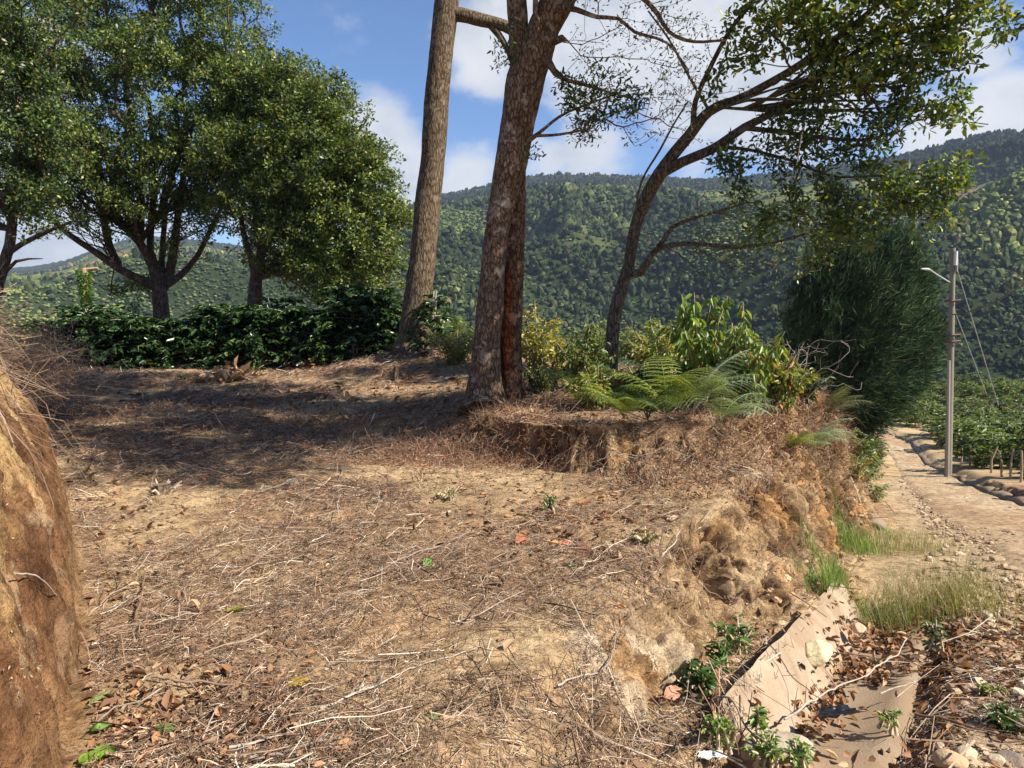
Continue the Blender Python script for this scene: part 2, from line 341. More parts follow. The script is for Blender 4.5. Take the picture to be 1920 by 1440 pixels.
def H(x, y):
    x = np.asarray(x, float); y = np.asarray(y, float)
    zroad = roadz(y)
    # levels out beyond the bend
    zroad = np.where(y > 26, -3.7 - .05 * (y - 26) * np.exp(-(y - 26) / 40), zroad)
    low = tps(x, np.minimum(y, 30))
    d = sdist(x, y, FOOT)
    tD = sdist(x, y, TERR)
    wd = np.interp(x, [-4.5, -2.2, -.7, .05, .95, 1.35], [3.6, 3.0, 1.9, .2, .18, .9]) 
    jag = fbm(x * 1.3, y * 1.3, 0, 5, 4) * .22
    up = .44 * sst(0, 1, (tD + jag * .8) / wd) * sst(-5.2, -3.0, x)
    up = up * (1 - sst(9.8, 12.6, y))
    top = low + up
    top = np.minimum(top, 1.6)
    # behind the crest everything falls away
    yb = np.interp(x, [-14, -6, -2, 3, 8], [23, 22, 18, 15, 14])
    top = top - .42 * np.maximum(y - yb, 0)**1.15
    top = np.maximum(top, np.where(y < 60, -22, -22))
    # roadside bank
    bw = np.interp(y, [2, 3.5, 5, 6.5, 9, 14, 24], [.75, .75, .8, .75, .8, 1.3, 2.5])
    s = sst(0, 1, (d + fbm(x * .9, y * .9, 0, 31, 4) * .30 * sst(3.2, 5, y)) / bw)
    top_b = np.maximum(top, zroad + np.interp(y, [0, 4, 8, 14, 20, 40], [0, .1, .8, .8, .5, .3]) * sst(30, 22, d * 0 + y))
    z = zroad * (1 - s) + np.where(d < 6, np.where(d < 4, top_b, top_b * (1 - sst(4, 6, d)) + top * sst(4, 6, d)), top) * s
    z = z + .15 * np.exp(-((d + .03) / .11)**2) * sst(3.0, 3.5, y) * sst(6.9, 6.3, y)
    # left cut bank
    dl = sdist(x, y, LEFT) + fbm(x * .9, y * .9, 0, 41, 4) * .16
    hb = np.interp(y, [-5, 6, 10, 13, 15, 17], [1.95, 1.85, 1.55, 1.0, .3, 0]) + .12 * fbm(x * 1.5, y * 1.5, 0, 8, 3)
    sl = np.clip(dl / .8, 0, 1); z = z + hb * (sl**.62) + np.clip(dl - .8, 0, 3) * .05 * (hb > .2)
    # beyond the kerb a gentle shelf
    dk = sdist(x, y, KERB)
    sh = sst(0, .4, -dk); z = z + sh * .22
    # dirt shoulder hump between ditch and road
    z = z + .05 * fbm(x * .8, y * .8, 0, 51, 4) * sst(0, .5, -d) + .03 * fbm(x * 3, y * 3, 0, 53, 4)
    # valley floor and the mountain
    r = np.hypot(x, y); az = np.arctan2(x, y)
    rs = np.interp(az, [-3.2, -1.5, -1.0, -.3, .1, .3, .4, 1.0, 1.6, 3.2], [60, 60, 34, 30, 34, 45, 66, 75, 60, 60])
    q = sst(0, 1, (r - rs) / np.maximum(rs * .6, 22))
    z = z * (1 - q) + far_h(x, y) * q
    return z
def ground_at(px, py, d0=1.5, d1=80):
    r = ray(px, py); tt = np.linspace(d0, d1, 4000)
    X = r[0] * tt; Y = r[1] * tt; Z = EYE + r[2] * tt; h = H(X, Y); i = np.argmax(Z < h)
    if Z[i] >= h[i]: i = len(tt) - 1
    return np.array([X[i], Y[i], float(h[i])])
def onground(x, y, dz=0.0): return np.array([x, y, float(H(np.array([x]), np.array([y]))[0]) + dz])

# ---- fine ground near the camera
X0, X1, Y0, Y1 = -9.0, 11.0, .6, 21.5
gx = np.linspace(X0, X1, 560)
gy = Y0 + (Y1 - Y0) * (np.linspace(0, 1, 680)**1.35)
GX, GY = np.meshgrid(gx, gy); GZ = H(GX, GY)
ddx = np.gradient(GZ, axis=1) / np.gradient(GX, axis=1); ddy = np.gradient(GZ, axis=0) / np.gradient(GY, axis=0)
N = np.stack([-ddx, -ddy, np.ones_like(GZ)], -1); steep = np.hypot(ddx, ddy); N /= np.linalg.norm(N, axis=-1, keepdims=True)
DF = sdist(GX, GY, FOOT); DL = sdist(GX, GY, LEFT); DK = sdist(GX, GY, KERB); DT = sdist(GX, GY, TERR)
isleft = (DL > -.3)
DENTS = [(ground_at(px, py), rad, dep) for (px, py, rad, dep) in [(1335, 1075, .15, .36), (1345, 1010, .10, .28), (1362, 1045, .06, .24), (1455, 1040, .13, .30), (1500, 1010, .10, .26), (1420, 950, .12, .22), (1290, 1150, .09, .16), (1180, 900, .16, .2), (1230, 1120, .06, .12), (1515, 1075, .08, .2), (1400, 1110, .05, .14), (1300, 1040, .05, .12), (1440, 1100, .06, .12)]]
def rough(x, y, z, st, lf):
    """how far the surface stands off the smooth height along its normal: clods, hollows and gullies on steep faces"""
    bk = sst(.35, 1.1, st); q1 = fbm(x * 2.6, y * 2.6, z * 1.1, 61, 5); q2 = fbm(x * 7, y * 7, z * 6, 71, 4, .6); cell = 1 - 2 * np.abs(fbm(x * 2.2 + 9, y * 2.2, z * .7, 81, 3))
    amp = np.where(lf, .085, .20)
    d = bk * (amp * q1 + np.where(lf, .4, .3) * amp * q2 - np.where(lf, 0, .12) * np.maximum(cell - .55, 0) * 2)
    w1, w2 = worley(x * 3.6 + q1 * 1.6, y * 3.6 + q2, z * 1.3 + q1, 5); w3, w4 = worley(x * 9 + q1 * 2, y * 9 + q2 * 2, z * 5 + q2, 15)
    d += bk * np.where(lf, .25, 1) * (.10 * np.clip(w2 - w1, 0, .4) - .06 * np.exp(-(w2 - w1) * 9) + .045 * np.clip(w4 - w3, 0, .5) - .03 * np.exp(-(w4 - w3) * 10) - .02) + (1 - bk) * (.018 * q1 + .012 * q2)
    for (c_, rad, dep) in DENTS:
        e_ = ((x - c_[0])**2 + (y - c_[1])**2 + ((z - c_[2]) * .45)**2) / rad**2 * (1 + .8 * q1); d -= dep * np.exp(-np.minimum(e_, 30)**1.6) * (1 + .5 * q1)
    return d
V = np.stack([GX, GY, GZ], -1) + N * rough(GX, GY, GZ, steep, isleft)[..., None]
# keep the ditch clear of soil so the concrete shows
def ditch_drop(x, y, z):
    d = sdist(x, y, FOOT); k = sst(-1.05, -.62, d) * sst(-.03, -.10, d) * sst(2.6, 3.0, y) * sst(7.4, 6.9, y); return z - .22 * k
V[..., 2] = ditch_drop(V[..., 0], V[..., 1], V[..., 2])
ny_, nx_ = GX.shape
idx = np.arange(ny_ * nx_).reshape(ny_, nx_)
F = np.stack([idx[:-1, :-1], idx[:-1, 1:], idx[1:, 1:], idx[1:, :-1]], -1).reshape(-1, 4)
# soil kinds
def soilcol(x, y, z, st, dF, dL, dK):
    sh = x.shape + (3,)
    tan = np.array([.46, .33, .195]); red = np.array([.33, .20, .12]); org = np.array([.50, .29, .12]); rock = np.array([.42, .29, .16]); yel = np.array([.56, .44, .27]); rd = np.array([.53, .41, .27]); wh = np.array([.62, .52, .38])
    c = np.broadcast_to(tan, sh).copy()
    def mixc(c, k, col): return c * (1 - k[..., None]) + col * k[..., None]
    c = mixc(c, sst(-.1, .4, fbm(x * .6, y * .6, 0, 101, 4)) * .5, red)
    c = mixc(c, sst(6.3, 8.5, y) * (dF > .4) * .7, red)
    c = mixc(c, sst(.0, .4, fbm(x * 1.1, y * 1.1, 0, 103, 3)) * sst(2, 2.8, y) * .55, yel)
    onr = (dF < 0) & (dK > 0); c = mixc(c, onr * sst(0, -.8, dF) * 1.0, rd)
    b_ = sst(.5, 1.2, st) * (dF > -.3) * (dL < -.3)
    c = mixc(c, b_, rock); c = mixc(c, b_ * sst(-.25, .25, fbm(x * 2.0, y * 2.0, z * .8, 105, 4)), np.array([.19, .12, .065])); c = mixc(c, b_ * sst(.05, .3, fbm(x * 3.1, y * 3.1, z * 1.2, 119, 4)) * .7, np.array([.11, .065, .035])); c = mixc(c, b_ * sst(.0, .3, fbm(x * 5.0, y * 5.0, z * 3, 117, 4)) * .5, np.array([.55, .42, .26]))
    c = mixc(c, b_ * sst(.1, .4, fbm(x * 1.6 + 5, y * 1.6, z * 1.2, 106, 4)) * .7, org)
    # pale rock showing at the toe of the slope
    kw = np.exp(-((x - .62)**2 + (y - 3.75)**2) / .10); c = mixc(c, np.clip(kw * 1.5, 0, 1) * sst(-.05, .25, fbm(x * 6 + 2 * z, y * 2.5, 0, 107, 3)), wh)
    lb = sst(-.12, .1, dL); c = mixc(c, lb, np.array([.46, .31, .15]))
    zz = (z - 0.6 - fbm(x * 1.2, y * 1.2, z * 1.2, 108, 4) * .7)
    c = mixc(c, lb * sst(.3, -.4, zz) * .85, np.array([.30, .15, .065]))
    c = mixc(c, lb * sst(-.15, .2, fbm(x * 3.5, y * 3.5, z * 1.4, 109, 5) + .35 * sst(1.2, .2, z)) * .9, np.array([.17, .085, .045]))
    c = mixc(c, lb * sst(.10, .32, fbm(x * 9 + 7, y * 9, z * 5, 110, 5)) * sst(-.2, .2, fbm(x * 2, y * 2, z * 1.2, 115, 3)) * .45, np.array([.56, .43, .28]))
    c = mixc(c, lb * sst(.1, .4, fbm(x * 6 + 3, y * 6, z * 2.5, 116, 4)) * .5, np.array([.09, .045, .025]))
    return c
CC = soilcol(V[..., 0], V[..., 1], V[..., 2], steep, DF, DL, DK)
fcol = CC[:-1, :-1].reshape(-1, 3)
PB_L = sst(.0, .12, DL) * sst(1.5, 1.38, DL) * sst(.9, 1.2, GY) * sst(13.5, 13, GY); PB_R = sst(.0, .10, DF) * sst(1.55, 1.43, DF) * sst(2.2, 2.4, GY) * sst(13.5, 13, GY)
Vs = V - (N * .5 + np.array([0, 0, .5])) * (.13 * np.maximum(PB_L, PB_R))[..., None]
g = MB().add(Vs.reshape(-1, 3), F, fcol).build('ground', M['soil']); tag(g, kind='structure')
# the two earth banks again as fine sheets over the coarse one
def bank_sheet(line, sgn, d0, d1, nd, y0, y1, ns):
    L = lineat(line, 40000); L = L[(L[:, 1] >= y0) & (L[:, 1] <= y1)]; L = L[np.linspace(0, len(L) - 1, ns).astype(int)]; T = unit(np.gradient(L, axis=0)); 
    k = np.ones(41) / 41; T = unit(np.stack([np.convolve(np.pad(T[:, c], 20, mode='edge'), k, 'valid') for c in (0, 1)], 1)); Nl = np.stack([-T[:, 1], T[:, 0]], 1); dd = np.linspace(d0, d1, nd)
    X = L[:, None, 0] + Nl[:, None, 0] * dd; Y = L[:, None, 1] + Nl[:, None, 1] * dd; Z = H(X, Y); e = .02
    hx = (H(X + e, Y) - H(X - e, Y)) / (2 * e); hy = (H(X, Y + e) - H(X, Y - e)) / (2 * e); Nn = np.stack([-hx, -hy, np.ones_like(hx)], -1); st = np.hypot(hx, hy); Nn /= np.linalg.norm(Nn, axis=-1, keepdims=True)
    dl_ = sdist(X, Y, LEFT); df_ = sdist(X, Y, FOOT); edge_ = np.minimum(sst(d0, d0 + .06, dd), sst(d1, d1 - .06, dd))[None] * np.ones_like(X); edge_ = np.minimum(edge_, np.minimum(sst(0, 12, np.arange(ns)), sst(ns, ns - 12, np.arange(ns)))[:, None])
    Vv = np.stack([X, Y, Z], -1) + Nn * (rough(X, Y, Z, st, dl_ > -.3) + .012 * edge_ - .03 * (1 - edge_) + sst(.35, 1.1, st) * .012 * fbm(X * 26, Y * 26, Z * 22, 91, 3))[..., None]
    C_ = soilcol(X, Y, Z, st, df_, dl_, sdist(X, Y, KERB)); i = np.arange(ns * nd).reshape(ns, nd); Fq = np.stack([i[:-1, :-1], i[1:, :-1], i[1:, 1:], i[:-1, 1:]], -1).reshape(-1, 4)[:, ::-1 if sgn > 0 else 1]
    return tag(MB().add(Vv.reshape(-1, 3), Fq[:, ::-1] if sgn > 0 else Fq, C_[:-1, :-1].reshape(-1, 3)).build('earth_bank', M['soil']), kind='structure')
bank_sheet(LEFT, 1, -.05, 1.5, 170, .95, 13.4, 900)
bank_sheet(FOOT, 1, -.03, 1.52, 150, 2.25, 13.4, 900)
VF = V.reshape(-1, 3)
FC = (VF[F[:, 0]] + VF[F[:, 2]]) * .5
_n = np.cross(VF[F[:, 2]] - VF[F[:, 0]], VF[F[:, 3]] - VF[F[:, 1]]); FA = np.linalg.norm(_n, axis=1) * .5; FN = _n / (2 * FA[:, None] + 1e-12)
fDF, fDL, fDK, fDT = [a[:-1, :-1].ravel() for a in (DF, DL, DK, DT)]
fSt = steep[:-1, :-1].ravel()
dist_f = np.hypot(FC[:, 0], FC[:, 1])
# only what the view (or a step to its side) can see
fvis = (np.abs(FC[:, 0]) < FC[:, 1] * .78 + 1.6)
def scatter(n, dens):
    p = FA * dens * fvis; s = p.sum()
    if s <= 0: return None
    i = rng.choice(len(p), n, p=p / s); a = rng.random((n, 1)); b_ = rng.random((n, 1))
    f = F[i]; p0 = VF[f[:, 0]] * (1 - a) * (1 - b_) + VF[f[:, 1]] * a * (1 - b_) + VF[f[:, 2]] * a * b_ + VF[f[:, 3]] * (1 - a) * b_
    return p0, FN[i], i

# ---- the wide terrain: valley, opposite mountain
azs = np.concatenate([np.linspace(-math.pi, -.85, 60, endpoint=False), np.linspace(-.85, .85, 460, endpoint=False), np.linspace(.85, math.pi, 60)])
rr = np.concatenate([np.linspace(.5, 24, 60, endpoint=False), 24 * (1900 / 24.)**np.linspace(0, 1, 330)])
RA, RR = np.meshgrid(azs, rr); TX = np.sin(RA) * RR; TY = np.cos(RA) * RR; TZ = H(TX, TY)
ins = np.minimum(np.minimum(TX - X0, X1 - TX), np.minimum(TY - Y0, Y1 - TY)); TZ = TZ - .5 * sst(.15, 1.3, ins)
# field / forest / pasture masks on the slopes
def landuse(x, y):
    r = np.hypot(x, y); az = np.arctan2(x, y)
    a = fbm(x / 120, y / 160, 0, 201, 4); b_ = fbm(x / 70 + 4, y / 90, 0, 203, 3)
    Rr = np.interp(az, RD_A, RD_R); t_ = r / Rr
    forest = sst(-.12, .06, a + .35 * sst(.72, .9, t_) + .15 - .2 * sst(-.2, -.5, az))
    field = sst(.08, .16, b_) * sst(.3, .45, t_) * (1 - sst(.86, .95, t_))
    # cleared fields seen between the trunks
    for (pa, pt, wa, wt) in [(-.075, .74, .055, .13), (.13, .70, .08, .07), (.24, .72, .05, .04), (.57, .63, .07, .05), (.18, .64, .05, .03), (-.16, .9, .03, .05), (-.5, .5, .14, .14)]:
        field = np.maximum(field, sst(1.15, .85, np.sqrt(((az - pa + .25 * (t_ - pt)) / wa)**2 + ((t_ - pt) / wt)**2) + .3 * b_))
    return forest * (1 - field), field
fo, fi = landuse(TX, TY); rr_ = np.hypot(TX, TY)
gcol = np.array([.030, .042, .020]) * np.ones(TX.shape + (3,))
pas = np.array([.13, .14, .06]); brn = np.array([.19, .135, .08])
bs = sst(-.2, .2, fbm(TX / 60, TY / 60, 0, 205, 3))[..., None]
gcol = gcol * (1 - fi[..., None]) + (pas * (1 - bs) + brn * bs) * fi[..., None]
near = sst(120, 60, rr_)[..., None]; gcol = gcol * (1 - near) + np.array([.20, .14, .075]) * near; nr2 = (sst(9, 5, abs(sdist(TX, TY, KERB) - 2)) * sst(60, 40, rr_))[..., None]; gcol = gcol * (1 - nr2) + np.array([.46, .33, .2]) * nr2
sidx = np.arange(TX.size).reshape(TX.shape)
TF = np.stack([sidx[:-1, :-1], sidx[1:, :-1], sidx[1:, 1:], sidx[:-1, 1:]], -1).reshape(-1, 4)
tag(MB().add(np.stack([TX, TY, TZ], -1), TF, gcol[:-1, :-1].reshape(-1, 3)).build('hills', M['hill']), kind='structure')

# ---- road sheet
ry = np.linspace(1.0, 62, 260)
LA = lineat([(2.0, 1.2), (3.2, 4.2), (4.4, 6.8), (5.6, 9.4), (6.3, 11.5), (8.9, 17.4), (14.1, 28), (16.4, 33.8), (14.6, 44), (5, 60)], 300)
LB = lineat([(4.75, 1.2), (5.6, 4.5), (7.2, 8.5), (8.9, 12.9), (10.5, 16.9), (12.3, 21), (16.2, 30), (18.3, 36), (17, 46), (7, 63)], 300)
tq = np.linspace(0, 1, 40)[:, None, None]; RP = LA[None] * (1 - tq) + LB[None] * tq
RPz = H(RP[..., 0], RP[..., 1]); RP = RP.transpose(1, 0, 2); RPz = RPz.T
edge = np.minimum(np.linspace(0, 1, 40), 1)[None] ; 
RPz = RPz + .035 * sst(0, .3, edge) + .02 * fbm(RP[..., 0] * 2.2, RP[..., 1] * 2.2, 0, 301, 4) * (1 - sst(.9, 1, edge)) - .07 * sst(.30, 0, edge)
ri = np.arange(RPz.size).reshape(RPz.shape)
RF = np.stack([ri[:-1, :-1], ri[:-1, 1:], ri[1:, 1:], ri[1:, :-1]], -1).reshape(-1, 4)
rx_, ry_ = RP[..., 0], RP[..., 1]
rk = sst(-.2, .3, fbm(rx_ * .7, ry_ * .25, 0, 303, 4))[..., None]
rc = np.array([.55, .43, .29]) * (1 - rk) + np.array([.46, .33, .21]) * rk
tag(MB().add(np.concatenate([RP, RPz[..., None]], -1), RF, rc[:-1, :-1].reshape(-1, 3)).build('dirt_road', M['soil']), kind='structure')

# ------------------------------------------------------------------ generic vectorised plant pieces
def rdir(n): return unit(rng.normal(size=(n, 3)))
def leaves6(mb, base, d, nrm, L, Wd, col, fold=.25, droop=.15, mi=0):
    """leaf blades folded at the midrib: two quads each"""
    n = len(base); d = unit(d); s = unit(np.cross(d, nrm)); nr = np.cross(s, d)
    L = np.broadcast_to(L, (n,))[:, None]; Wd = np.broadcast_to(Wd, (n,))[:, None]
    B = base; T = base + d * L - nr * L * droop * 1.6
    def pt(t, sgn, wf, z=0): return base + d * L * t + s * sgn * Wd * wf + nr * (Wd * fold * wf - L * droop * t * t)
    V = np.stack([B, pt(.28, 1, .5), pt(.7, 1, .42), T, pt(.7, -1, .42), pt(.28, -1, .5)], 1).reshape(-1, 3)
    o = np.arange(n)[:, None] * 6
    mb.add(V, np.concatenate([o + np.array([[0, 1, 2, 3]]), o + np.array([[0, 3, 4, 5]])]), np.concatenate([col, col * .93]) if np.ndim(col) == 2 else col, mi)
def leaves4(mb, base, d, nrm, L, Wd, col, mi=0):
    n = len(base); d = unit(d); s = unit(np.cross(d, nrm)); L = np.broadcast_to(L, (n,))[:, None]; Wd = np.broadcast_to(Wd, (n,))[:, None]
    nr = np.cross(s, d)
    V = np.stack([base, base + d * L * .45 + s * Wd * .5 , base + d * L - nr * L * .12, base + d * L * .45 - s * Wd * .5], 1).reshape(-1, 3)
    mb.add(V, np.arange(n)[:, None] * 4 + np.array([[0, 1, 2, 3]]), col, mi)
def twigs(mb, p, d, L, r, bend, col, seg=3, up=None, mi=0, taper=.5):
    """thin bent sticks, triangular section"""
    n = len(p); d = unit(d); a = unit(np.cross(d, rdir(n))); b_ = np.cross(d, a)
    L = np.broadcast_to(L, (n,)); r = np.broadcast_to(r, (n,)); ring = []
    w1 = rng.normal(size=(n, seg + 1)) * np.asarray(bend)[..., None] if np.ndim(bend) else rng.normal(size=(n, seg + 1)) * bend
    w2 = rng.normal(size=(n, seg + 1)) * (bend if np.ndim(bend) == 0 else np.asarray(bend)[:, None]) * .6
    w1 = np.cumsum(w1, 1) ; w2 = np.cumsum(w2, 1)
    for k in range(seg + 1):
        c = p + d * (L * k / seg)[:, None] + a * (w1[:, k] * L)[:, None] + b_ * (w2[:, k] * L)[:, None]
        rk_ = r * (1 - (1 - taper) * k / seg)
        for j in range(3):
            th = 2 * math.pi * j / 3; ring.append(c + (a * math.cos(th) + b_ * math.sin(th)) * rk_[:, None])
    V = np.stack(ring, 1).reshape(-1, 3); nv = 3 * (seg + 1); o = np.arange(n)[:, None] * nv; fs = []; 
    for k in range(seg):
        for j in range(3):
            fs.append(o + np.array([[3 * k + j, 3 * k + (j + 1) % 3, 3 * k + 3 + (j + 1) % 3, 3 * k + 3 + j]]))
    mb.add(V, np.concatenate(fs), np.tile(col, (seg * 3, 1)) if np.ndim(col) == 2 else col, mi)
def pal(n, cols, w=None, jit=.15):
    cols = np.array(cols); i = rng.choice(len(cols), n, p=None if w is None else np.array(w) / np.sum(w))
    return cols[i] * (1 + rng.normal(size=(n, 1)) * jit).clip(.4, 1.8)
def tube(mb, pts, rad, sides=12, col=(1, 1, 1), cap=True, bark=0.0, seed=0, mi=0):
    pts = np.asarray(pts, float); rad = np.broadcast_to(np.asarray(rad, float), (len(pts),)); n = len(pts)
    T = unit(np.gradient(pts, axis=0)); u = np.cross(T[0], [0, 1, .13]); u = u / np.linalg.norm(u); Us = []
    for k in range(n):
        u = u - T[k] * u.dot(T[k]); u = u / np.linalg.norm(u); Us.append(u)
    U = np.array(Us); Wv = np.cross(T, U); th = np.arange(sides) * 2 * math.pi / sides
    dirs = U[:, None] * np.cos(th)[None, :, None] + Wv[:, None] * np.sin(th)[None, :, None]
    rr2 = rad[:, None] * np.ones((n, sides))
    if bark > 0:
        q = pts[:, None] + dirs * rad[:, None, None]
        rr2 = rr2 * (1 + bark * (fbm(q[..., 0] * 14, q[..., 1] * 14, q[..., 2] * 2.4, seed, 4, .6) + .9 * fbm(q[..., 0] * 3, q[..., 1] * 3, q[..., 2] * 1.6, seed + 9, 3)))
    V = pts[:, None] + dirs * rr2[..., None]
    i = np.arange(n * sides).reshape(n, sides); j = np.roll(i, -1, 1)
    Fq = np.stack([i[:-1], j[:-1], j[1:], i[1:]], -1).reshape(-1, 4)
    mb.add(V.reshape(-1, 3), Fq, col, mi)
    if cap:
        for (e, row) in ((0, i[0][::-1]), (n - 1, i[-1])):
            mb.add(np.concatenate([V[e], pts[e][None]]), np.stack([np.arange(sides) if e else np.arange(sides)[::-1], np.roll(np.arange(sides) if e else np.arange(sides)[::-1], -1), np.full(sides, sides)], -1), col, mi)
def smoothline(pts, step):
    """Catmull-Rom resample of rows (x,y,z,r)"""
    pts = np.asarray(pts, float); Pp = np.concatenate([[2 * pts[0] - pts[1]], pts, [2 * pts[-1] - pts[-2]]]); o = []
    for k in range(1, len(Pp) - 2):
        L = np.linalg.norm(Pp[k + 1, :3] - Pp[k, :3]); m_ = max(1, int(L / step))
        for t_ in np.arange(m_) / m_:
            a, b_, c, d = Pp[k - 1], Pp[k], Pp[k + 1], Pp[k + 2]
            o.append(.5 * (2 * b_ + (c - a) * t_ + (2 * a - 5 * b_ + 4 * c - d) * t_**2 + (3 * b_ - a - 3 * c + d) * t_**3))
    o.append(pts[-1]); return np.array(o)

class Skel:
    """branch skeleton: explicit limbs first, then twigs grown to the leaf clumps"""
    def __init__(s): s.p = []; s.par = []; s.fix = []; s.len = []
    def limb(s, pts, step=.25, start=None):
        L = smoothline(pts, step); prev = -1 if start is None else s.near(L[0, :3])
        first = len(s.p)
        for k, q in enumerate(L):
            if k == 0 and prev >= 0: continue
            s.p.append(q[:3].copy()); s.par.append(prev); s.fix.append(q[3])
            s.len.append(0 if prev < 0 else s.len[prev] + np.linalg.norm(q[:3] - s.p[prev])); prev = len(s.p) - 1
        return prev
    def near(s, q): return int(np.argmin(((np.array(s.p) - q)**2).sum(1)))
    def grow(s, targets, pw=.35, step=.35, wob=.06, maxfix=.25, upb=.15, minlen=0.0):
        cen = s.p[0]; order = np.argsort(((targets - cen)**2).sum(1)); tips = []
        Pn = np.zeros((60000, 3)); Ln = np.zeros(60000); Fx = np.zeros(60000); n = len(s.p)
        Pn[:n] = s.p; Ln[:n] = s.len; Fx[:n] = s.fix
        for i in order:
            t_ = targets[i]; dd_ = np.linalg.norm(Pn[:n] - t_, axis=1)
            cost = dd_ + pw * Ln[:n] + (Fx[:n] > maxfix) * 3 + (Ln[:n] < minlen) * 4
            j = int(np.argmin(cost)); dist = dd_[j]; m_ = max(2, int(dist / step))
            pd = Pn[j] - Pn[s.par[j]] if s.par[j] >= 0 else np.array([0, 0, 1.]); pd = pd / (np.linalg.norm(pd) + 1e-9)
            c1 = Pn[j] + (pd * .6 + np.array([0, 0, upb])) * dist * .45; prev = j
            for k in range(1, m_ + 1):
                u = k / m_; q = Pn[j] * (1 - u)**2 + 2 * c1 * u * (1 - u) + t_ * u * u
                if k < m_: q = q + rng.normal(size=3) * wob * min(dist, 1.2) * .6
                s.p.append(q); s.par.append(prev); s.fix.append(0.0); s.len.append(s.len[prev] + np.linalg.norm(q - Pn[prev])); Pn[n] = q; Ln[n] = s.len[-1]; prev = n; n += 1
            tips.append(prev)
        return tips
    def mesh(s, mb, rtip=.006, ex=2.3, col=(1, 1, 1), bark=.06, big=24, seed=0):
        n = len(s.p); acc = np.zeros(n); kids = [[] for _ in range(n)]
        for i in range(n):
            if s.par[i] >= 0: kids[s.par[i]].append(i)
        rad = np.zeros(n)
        for i in range(n - 1, -1, -1):
            a = acc[i] if kids[i] else rtip**ex
            acc[i] = a; r_ = a**(1 / ex); rad[i] = s.fix[i] if s.fix[i] > 0 else r_
            if s.par[i] >= 0: acc[s.par[i]] += a
        s.rad = rad
        P_ = np.array(s.p); done = [(i, False) for i in range(n) if s.par[i] < 0]; 
        while done:
            i, hp = done.pop(); ch = []; rr3 = []
            if hp: ch.append(P_[s.par[i]]); rr3.append(min(rad[i], rad[s.par[i]]))
            c = i
            while True:
                ch.append(P_[c]); rr3.append(rad[c] if (not rr3 or s.fix[c] > 0) else min(rad[c], rr3[-1] * 1.02) )
                k = sorted(kids[c], key=lambda q: -rad[q] - (10 if (s.fix[c] > 0 and s.fix[q] > 0 and q == c + 1) else 0))
                if not k: break
                for o in k[1:]: done.append((o, True))
                c = k[0]
            if len(ch) < 2: continue
            rm = max(rr3); sd_ = big if rm > .09 else (10 if rm > .04 else (6 if rm > .015 else 4))
            tube(mb, ch, rr3, sd_, col, cap=True, bark=bark if rm > .04 else 0, seed=seed)

def blob_points(blobs, n, shell=.55, gap=-.12, gs=1.1, seed=1):
    """points through the outer part of a union of ellipsoids; blobs are (centre, radius)"""
    C = np.array([b[0] for b in blobs]); Rr = np.array([b[1] for b in blobs]); o = []; got = 0
    p = Rr**2 / np.sum(Rr**2)
    while got < n:
        k = rng.choice(len(blobs), n, p=p); d = rdir(n); rad = (shell + (1 - shell) * rng.random(n)**.6) * Rr[k]
        q = C[k] + d * rad[:, None]
        q = q + d * (fbm(q[:, 0] * .9, q[:, 1] * .9, q[:, 2] * .9, seed, 3) * .35 * Rr[k])[:, None]
        D_ = np.linalg.norm(q[:, None] - C[None], axis=2) / Rr[None]; D_[np.arange(n), k] = 9
        keep = (D_.min(1) > shell * .85) & (fbm(q[:, 0] * gs, q[:, 1] * gs, q[:, 2] * gs, seed + 5, 3) > gap)
        o.append(q[keep]); got += keep.sum()
    return np.concatenate(o)[:n]
def px_blobs(L): return [(P(px, py, d) * 1.0, r * d / FPX) for (px, py, r, d) in L]
def clump_leaves(mb, centers, per, spread, L, Wd, cols, w=None, kind=4, upb=.5, jit=.2, crown_c=None, mi=0, flat=.8):
    n = len(centers) * per; c = np.repeat(centers, per, 0); dd_ = rdir(n); dd_[:, 2] *= flat
    off = dd_ * (spread * rng.random((n, 1))**.5); base = c + off
    d = unit(off / spread + rng.normal(size=(n, 3)) * .6 + np.array([0, 0, .1])); nr = unit(rng.normal(size=(n, 3)) * .8 + np.array([.25, -.1, upb * 1.6]))
    tint = np.repeat(1 + rng.normal(size=(len(centers), 1)) * .16, per, 0)
    col = pal(n, cols, w, jit) * tint
    LL = L * rng.uniform(.65, 1.25, n)
    (leaves4 if kind == 4 else leaves6)(mb, base, d, nr, LL, Wd / L * LL, col, mi=mi)

